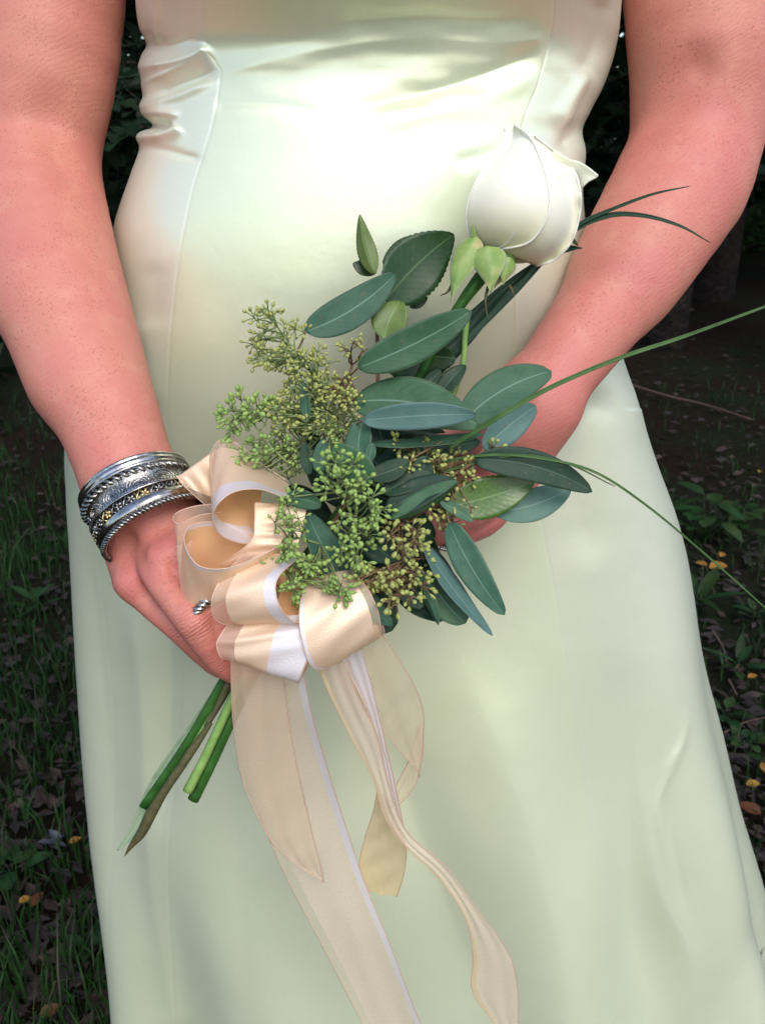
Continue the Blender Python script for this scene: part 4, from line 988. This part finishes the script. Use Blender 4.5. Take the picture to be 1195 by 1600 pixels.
M_THREAD = rib_mat('ribbon_wire_edge', (.80, .58, .46), (.9, .7, .55), 1, .5)
bow = MB(); pk = P(455, 890, .515)
tube(bow, cr([tuple(P(425, 860, .512)), tuple(P(450, 885, .510)), tuple(P(480, 915, .512))], 10), [.006, .009, .010, .011, .012, .012, .011, .010, .009, .006], 14)
bow = bow.build('ribbon_bow', M_SAT, bq)
def ribbon(rows, bands, name='ribbon_loop', label=None, n=46, bulge=0.0, wires=True, inner=None, flip=True):
    """rows (lx,ly,lt,rx,ry,rt); bands [(u0,u1,material)] across the ribbon"""
    rr = cr(rows, n); nu = 13; us = sorted(set([b[0] for b in bands] + [b[1] for b in bands] + list(np.linspace(0, 1, nu)))); nu = len(us)
    v = []; uv = []
    A = [P(*r_[:3]) for r_ in rr]; B = [P(*r_[3:6]) for r_ in rr]
    for i in range(n):
        ax = (B[i] - A[i]); T_ = (A[min(n - 1, i + 1)] + B[min(n - 1, i + 1)] - A[max(0, i - 1)] - B[max(0, i - 1)]); nn = ax.cross(T_); nn = nn.normalized() if nn.length > 1e-9 else Vector((0, -1, 0))
        for u in us:
            rp = (.0005 * math.sin(i * .7 + u * 7) + (.0008 * math.sin(u * 13 + i * .11) if name == 'ribbon_tail' else 0)) * (4 * u * (1 - u))
            v.append(A[i].lerp(B[i], u) + nn * (bulge * ax.length * 4 * u * (1 - u) + rp)); uv.append((u, i / n * 3))
    f = [q[::-1] if flip else q for q in grid_faces(nu, n)]; mi = []
    for i in range(n - 1):
        for j in range(nu - 1):
            um = (us[j] + us[j + 1]) / 2; mi.append(next(k for k, b in enumerate(bands) if b[0] - 1e-6 <= um <= b[1] + 1e-6))
    o = mesh_obj(name, v, f, None, bow, True, uv, mats=[b[2] for b in bands], midx=mi)
    if label: o['label'] = label
    return o, A, B
def wires_for(A, B, par_o, r_=.00032):
    pass
def rloop(rows, bands, label=None, bulge=0., name='ribbon_loop', n=46, wire='LR', flip=True):
    o, A, B = ribbon(rows, bands, name, label, n, bulge, flip=flip)
    # the wired selvedge is part of the same mesh
    bm = bmesh.new(); bm.from_mesh(o.data); o.data.materials.append(M_THREAD); k = len(o.data.materials) - 1; mb = MB()
    if 'L' in wire: tube(mb, A, .00035, 5)
    if 'R' in wire: tube(mb, B, .00035, 5)
    vs = [bm.verts.new(q) for q in mb.v]
    for f in mb.f:
        try: nf_ = bm.faces.new([vs[i] for i in f]); nf_.material_index = k; nf_.smooth = True
        except ValueError: pass
    bm.to_mesh(o.data); bm.free(); return o
SAT_L = [(0, .17, M_ORG), (.17, 1, M_SAT)]
# A: top loop, white rimmed mouth
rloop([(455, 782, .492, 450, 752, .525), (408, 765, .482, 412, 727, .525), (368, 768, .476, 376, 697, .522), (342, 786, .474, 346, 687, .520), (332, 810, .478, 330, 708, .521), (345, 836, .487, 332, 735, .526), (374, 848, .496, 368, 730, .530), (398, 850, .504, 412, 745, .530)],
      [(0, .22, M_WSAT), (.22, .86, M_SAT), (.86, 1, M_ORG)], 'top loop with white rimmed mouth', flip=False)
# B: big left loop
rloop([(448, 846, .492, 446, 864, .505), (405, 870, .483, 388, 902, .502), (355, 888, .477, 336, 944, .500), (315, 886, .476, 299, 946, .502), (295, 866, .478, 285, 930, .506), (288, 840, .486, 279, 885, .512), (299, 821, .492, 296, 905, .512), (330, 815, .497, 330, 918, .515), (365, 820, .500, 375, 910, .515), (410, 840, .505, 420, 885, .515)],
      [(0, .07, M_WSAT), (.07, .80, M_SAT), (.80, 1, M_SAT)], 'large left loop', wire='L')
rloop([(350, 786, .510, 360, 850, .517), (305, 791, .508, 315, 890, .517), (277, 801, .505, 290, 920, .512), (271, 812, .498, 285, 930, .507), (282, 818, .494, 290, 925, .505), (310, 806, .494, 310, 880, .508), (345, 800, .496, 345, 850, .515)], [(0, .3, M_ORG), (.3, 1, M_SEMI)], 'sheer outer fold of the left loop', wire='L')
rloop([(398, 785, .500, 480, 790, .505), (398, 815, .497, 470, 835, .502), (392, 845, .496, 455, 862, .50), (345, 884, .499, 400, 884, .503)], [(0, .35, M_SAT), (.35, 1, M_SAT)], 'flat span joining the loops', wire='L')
# F: pointed loop above the bangles
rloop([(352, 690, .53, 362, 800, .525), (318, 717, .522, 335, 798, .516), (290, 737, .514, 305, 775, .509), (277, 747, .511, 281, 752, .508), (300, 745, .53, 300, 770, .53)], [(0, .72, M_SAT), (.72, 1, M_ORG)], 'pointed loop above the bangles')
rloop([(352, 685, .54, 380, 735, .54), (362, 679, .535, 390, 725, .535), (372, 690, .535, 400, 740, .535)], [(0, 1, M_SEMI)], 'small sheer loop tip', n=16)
# C
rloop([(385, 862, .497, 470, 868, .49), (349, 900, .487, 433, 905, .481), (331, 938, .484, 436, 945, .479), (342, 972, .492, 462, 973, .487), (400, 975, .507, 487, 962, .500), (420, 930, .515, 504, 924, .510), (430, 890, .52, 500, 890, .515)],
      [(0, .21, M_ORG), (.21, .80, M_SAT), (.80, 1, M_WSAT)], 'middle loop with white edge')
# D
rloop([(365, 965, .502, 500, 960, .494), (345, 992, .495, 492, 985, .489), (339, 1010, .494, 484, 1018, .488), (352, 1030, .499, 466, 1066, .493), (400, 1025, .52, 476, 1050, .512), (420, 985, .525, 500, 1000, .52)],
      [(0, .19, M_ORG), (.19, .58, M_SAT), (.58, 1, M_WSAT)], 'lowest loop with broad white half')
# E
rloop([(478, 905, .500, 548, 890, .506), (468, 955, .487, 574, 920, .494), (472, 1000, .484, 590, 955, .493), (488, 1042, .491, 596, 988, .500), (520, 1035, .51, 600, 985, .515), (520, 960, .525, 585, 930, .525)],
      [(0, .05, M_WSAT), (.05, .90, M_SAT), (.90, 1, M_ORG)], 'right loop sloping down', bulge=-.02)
# tails
def ty(y, Y): return Y / (CT + (H0 / 2 - y) / FPX * ST)
def tail(rows, Y0, Y1, bands, label, wire='LR', n=60, bulge=0.0):
    y0 = rows[0][1]; y1 = rows[-1][1]; out = []
    for q in rows:
        f_ = (q[1] - y0) / (y1 - y0); Y = Y0 + (Y1 - Y0) * f_; d = q[4] if len(q) > 4 else 0
        out.append((q[0], q[1], ty(q[1], Y), q[2], q[3], ty(q[3], Y + d)))
    return rloop(out, bands, label, bulge, 'ribbon_tail', n, wire)
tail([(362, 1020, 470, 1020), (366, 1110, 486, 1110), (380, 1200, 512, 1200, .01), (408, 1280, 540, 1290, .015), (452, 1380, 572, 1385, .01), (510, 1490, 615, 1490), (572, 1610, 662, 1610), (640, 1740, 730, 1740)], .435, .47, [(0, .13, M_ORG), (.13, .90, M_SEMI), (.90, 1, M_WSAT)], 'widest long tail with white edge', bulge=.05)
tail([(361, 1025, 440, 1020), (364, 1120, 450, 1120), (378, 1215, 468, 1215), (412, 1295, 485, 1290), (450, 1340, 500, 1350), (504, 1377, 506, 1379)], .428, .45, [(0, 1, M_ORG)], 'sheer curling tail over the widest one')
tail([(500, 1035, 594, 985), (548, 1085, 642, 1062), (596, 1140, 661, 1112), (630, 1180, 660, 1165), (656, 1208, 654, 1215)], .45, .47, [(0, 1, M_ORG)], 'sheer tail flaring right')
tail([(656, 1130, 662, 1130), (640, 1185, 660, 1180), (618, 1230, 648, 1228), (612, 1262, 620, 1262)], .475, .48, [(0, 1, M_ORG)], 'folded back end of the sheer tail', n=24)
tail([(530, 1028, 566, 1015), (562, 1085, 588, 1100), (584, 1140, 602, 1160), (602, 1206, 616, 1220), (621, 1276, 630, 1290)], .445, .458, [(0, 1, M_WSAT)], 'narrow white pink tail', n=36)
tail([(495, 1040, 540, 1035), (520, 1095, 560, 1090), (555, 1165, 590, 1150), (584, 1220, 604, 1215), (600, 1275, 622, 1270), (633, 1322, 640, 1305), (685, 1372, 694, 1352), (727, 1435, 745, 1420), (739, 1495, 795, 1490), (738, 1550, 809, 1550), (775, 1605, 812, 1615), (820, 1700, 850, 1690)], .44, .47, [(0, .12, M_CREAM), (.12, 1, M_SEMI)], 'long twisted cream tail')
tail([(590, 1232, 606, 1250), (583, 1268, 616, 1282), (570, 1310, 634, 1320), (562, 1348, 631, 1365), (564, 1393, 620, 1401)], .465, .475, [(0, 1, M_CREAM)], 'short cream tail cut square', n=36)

# -- rose
RB = P(786, 398, .538); RT = P(838, 224, .545); RA = (RT - RB); RH = RA.length * 1.02; RA.normalize()
c_ = (CAMP - RB); E1 = (c_ - RA * c_.dot(RA)).normalized(); E2 = RA.cross(E1)        # E1 towards the camera; E2 to the right in the picture?
if P(900, 300, .54).dot(E2) < P(700, 300, .54).dot(E2): E2 = -E2
prof = [(-.02, .004), (0, .012), (.04, .021), (.12, .0295), (.24, .0355), (.38, .0372), (.5, .0350), (.63, .0280), (.76, .0200), (.88, .0140), (1.0, .0120), (1.2, .010)]
def Rr(h): return .86 * float(smooth_interp(np.array(h), prof))
g = NG('rose_petal'); uvx = g.n('ShaderNodeSeparateXYZ'); g.l(g.tex('UV'), uvx.inputs[0]); nz = g.noise(45, 4)
c = g.mix(g.ramp(uvx.outputs[1], [(0, (.52, .56, .22)), (.12, (.80, .78, .52)), (.35, (.86, .85, .72)), (1, (.88, .88, .80))]), (.88, .86, .70), g.math('MULTIPLY', nz, .0)) if False else None
rp = g.ramp(uvx.outputs[1], [(0, (.50, .54, .20)), (.10, (.74, .70, .38)), (.35, (.82, .79, .60)), (.85, (.84, .83, .70)), (1, (.78, .79, .58))])
setin(g, 'Base Color', rp); setin(g, 'Roughness', .5); setin(g, 'Sheen Weight', .3); setin(g, 'Subsurface Weight', .25); g.b.inputs['Subsurface Radius'].default_value = (.6, .6, .4); setin(g, 'Subsurface Scale', .004)
vw = g.n('ShaderNodeMapping'); vw.inputs['Scale'].default_value = (30, 2, 1); g.l(g.tex('UV'), vw.inputs[0]); setin(g, 'Normal', g.bump(g.noise(4, 4, .6, vw.outputs[0]), .3, .0015)); M_PETAL = g.m
rose = MB(); v = []
for i in range(20):
    h = i / 19 * .93
    for j in range(24):
        a = 2 * math.pi * j / 24; r_ = Rr(h) * .8 * (1 if i < 19 else .1); v.append(RB + RA * (h * RH) + (E1 * math.cos(a) + E2 * math.sin(a)) * r_)
rose.add(v, grid_faces(24, 20, True), [(0, (i // 24) / 19) for i in range(480)]); rose = rose.build('rose', M_PETAL, bq); rose['label'] = 'white rose bud, opening'
def petal(phc, phw, hmax, off, lean=0, leanh=0, flare=0, curl=.0, skew=0.0, top=.62, h0=0.0, wav=.0):
    nu, nv = 33, 40; v = []; uv = []
    for i in range(nv + 1):
        q = i / nv
        for j in range(nu):
            u = -1 + 2 * j / (nu - 1)
            # rounded outline: edges end lower than the middle
            hq = h0 + (hmax - h0) * q * (1 - (top if u * (1 if skew >= 0 else -1) > 0 else top * .8) * abs(u)**2.6)
            wd = phw * (.55 + .45 * math.sin(min(1, q * 1.5) * math.pi / 2))
            a = R(phc + wd * u + skew * q)
            r_ = Rr(hq) + off + curl * abs(u)**6 + flare * max(0, q - .70)**2 * 11 + .0012 * math.sin(u * 7 + phc) * q * wav
            p = RB + RA * (hq * RH) + (E1 * math.cos(a) + E2 * math.sin(a)) * r_ + E2 * (lean * max(0, q - .6)**2 * 6.2) * (1 - .5 * abs(u)) + RA * (leanh * max(0, q - .6)**2 * 6.2) * (1 - abs(u)**2)
            v.append(p); uv.append(((u + 1) / 2, hq))
    o = mesh_obj('petal', v, grid_faces(nu, nv + 1), M_PETAL, rose, True, uv); md = o.modifiers.new('thickness', 'SOLIDIFY'); md.thickness = .0007; md.offset = 1
    return o
petal(150, 80, .98, -.007, top=.35); petal(30, 80, .97, -.006, top=.35); petal(-90, 80, .97, -.006, top=.5)
petal(200, 85, .90, -.004, flare=.001, top=.6)
petal(100, 78, .84, -.002, lean=.008, leanh=-.002, flare=.002, top=.5, wav=1)
def drape(px, py, off, back=0.0):
    """point on the bud's surface seen at this place, off metres outside it"""
    best = None; ta = .548
    for k in range(36):
        t = ta - .055 + .062 * k / 35; p = P(px, py, t); h = (p - RB).dot(RA) / RH; rad = (p - RB - RA * (h * RH)).length
        e = rad - (Rr(min(max(h, -.02), 1.15)) + off)
        if best is None or e < best[0]: best = (e, t)
        if e <= 0:
            f_ = e / (e - pe) if k and pe > e else 0; return P(px, py, t - f_ * .062 / 35)
        pe = e
    return P(px, py, best[1])
def shell(rows, off, n=44, nu=30, lift=.0012, name='petal', thick=.0006):
    rr = cr(rows, n); v = []; uv = []
    for i_, r_ in enumerate(rr):
        for j_ in range(nu):
            u = j_ / (nu - 1); e_ = abs(2 * u - 1); q = i_ / (n - 1)
            p = drape(r_[0] + (r_[2] - r_[0]) * u, r_[1] + (r_[3] - r_[1]) * u, off + lift * (e_**6 + max(0, q - .8) * 2))
            v.append(p); uv.append((u, .04 + .96 * q))
    V_ = np.array(v).reshape(n, nu, 3)
    for _ in range(3):
        V_[1:-1, 1:-1] = .5 * V_[1:-1, 1:-1] + .125 * (V_[2:, 1:-1] + V_[:-2, 1:-1] + V_[1:-1, 2:] + V_[1:-1, :-2])
    mb = MB(); mb.add(V_.reshape(-1, 3), grid_faces(nu, n), uv)
    for e_ in (V_[:, -1], V_[:, 0]):       # softly rolled petal margin
        k0 = len(mb.v); tube(mb, [tuple(q_) for q_ in e_], .00055, 6); mb.uv[k0:] = [(0, .7)] * (len(mb.v) - k0)
    o = mb.build(name, M_PETAL, rose); md = o.modifiers.new('thickness', 'SOLIDIFY'); md.thickness = .0003; md.offset = 0
    return o
shell([(768, 388, 838, 416), (785, 384, 868, 404), (802, 365, 893, 376), (812, 335, 905, 335), (815, 300, 906, 300), (815, 270, 898, 270), (815, 245, 884, 250), (816, 225, 856, 228), (820, 208, 836, 213)], .0012)
shell([(745, 384, 782, 390), (733, 368, 826, 379), (728, 340, 850, 348), (732, 312, 858, 318), (742, 286, 856, 288), (756, 262, 849, 262), (772, 240, 841, 240), (784, 220, 833, 222), (788, 204, 822, 208), (791, 193, 804, 196)], .0034, lift=.0022)
# the outer petal with its curled back tip
rows = [(846, 218, .536, 880, 330, .530), (868, 236, .534, 897, 312, .531), (886, 248, .531, 905, 299, .530), (903, 253, .527, 910, 291, .527), (918, 262, .523, 919, 283, .524), (933, 274, .520, 932, 277, .521)]
rr = cr(rows, 26); v = []; uv = []
for i_, r_ in enumerate(rr):
    a_, b_ = P(*r_[:3]), P(*r_[3:])
    for j_ in range(10):
        u = j_ / 9; v.append(a_.lerp(b_, u) + (a_ - CAMP).normalized() * (.006 * math.sin(math.pi * u) * (1 - i_ / 25))); uv.append((u, .95))
tp = mesh_obj('petal', v, grid_faces(10, 26), M_PETAL, rose, True, uv); md = tp.modifiers.new('thickness', 'SOLIDIFY'); md.thickness = .0009; tp['label'] = 'outer petal curled back to a point'
petal(-130, 70, .82, -.003, top=.6)
# sepals and receptacle
mb = MB(); hip = [RB - RA * .012, RB - RA * .006, RB, RB + RA * .004]
tube(mb, hip, [.0042, .0062, .0085, .011], 14, up=tuple(E1)); mb.build('receptacle', M_STEML, rose)
g = NG('sepal_green'); ux = g.n('ShaderNodeSeparateXYZ'); g.l(g.tex('UV'), ux.inputs[0]); d_ = g.math('ABSOLUTE', g.math('SUBTRACT', ux.outputs[0], .5)); nz = g.noise(120, 3)
c = g.mix(g.ramp(nz, [(.3, 0), (.7, 1)]), (.13, .24, .05), (.26, .34, .09)); c = g.mix(g.ramp(g.noise(60, 3), [(.55, 0), (.68, .6)]), c, (.50, .30, .18)); c = g.mix(g.ramp(d_, [(.40, 0), (.49, .8)]), c, (.55, .62, .42)); setin(g, 'Base Color', c); setin(g, 'Roughness', .55); setin(g, 'Normal', g.bump(nz, .3, .001)); M_SEP = g.m
def sepal(b, t, w_, bend, roll, cup=-.5, pw=(.55, 1.35), arch=.08):
    o = leaf(b, t, w_, M_SEP, bend=bend, roll=roll, cup=cup, name='sepal', pw=pw, arch=arch)
    o.parent = rose; o.matrix_parent_inverse = parent_world(rose).inverted()
sepal((744, 368, .526), (704, 472, .528), 46, 6, -15); sepal((760, 384, .522), (766, 458, .524), 58, -3, 6, pw=(.45, 1.15)); sepal((798, 402, .528), (786, 446, .53), 34, 2, 20); sepal((790, 408, .535), (772, 450, .537), 30, 0, -10)
sepal((742, 385, .53), (738, 348, .522), 7, 0, 0, 0, (.8, 1))
for pts in ([(765, 440, .53), (758, 470, .528), (762, 500, .527)], [(795, 446, .532), (800, 455, .53), (803, 463, .53)], [(708, 440, .53), (700, 455, .53), (688, 462, .53)]):
    mb = MB(); tube(mb, [P(*q) for q in cr(pts, 10)], np.linspace(.0013, .0003, 10), 5); o = mb.build('sepal_tip', M_STEMB, rose)
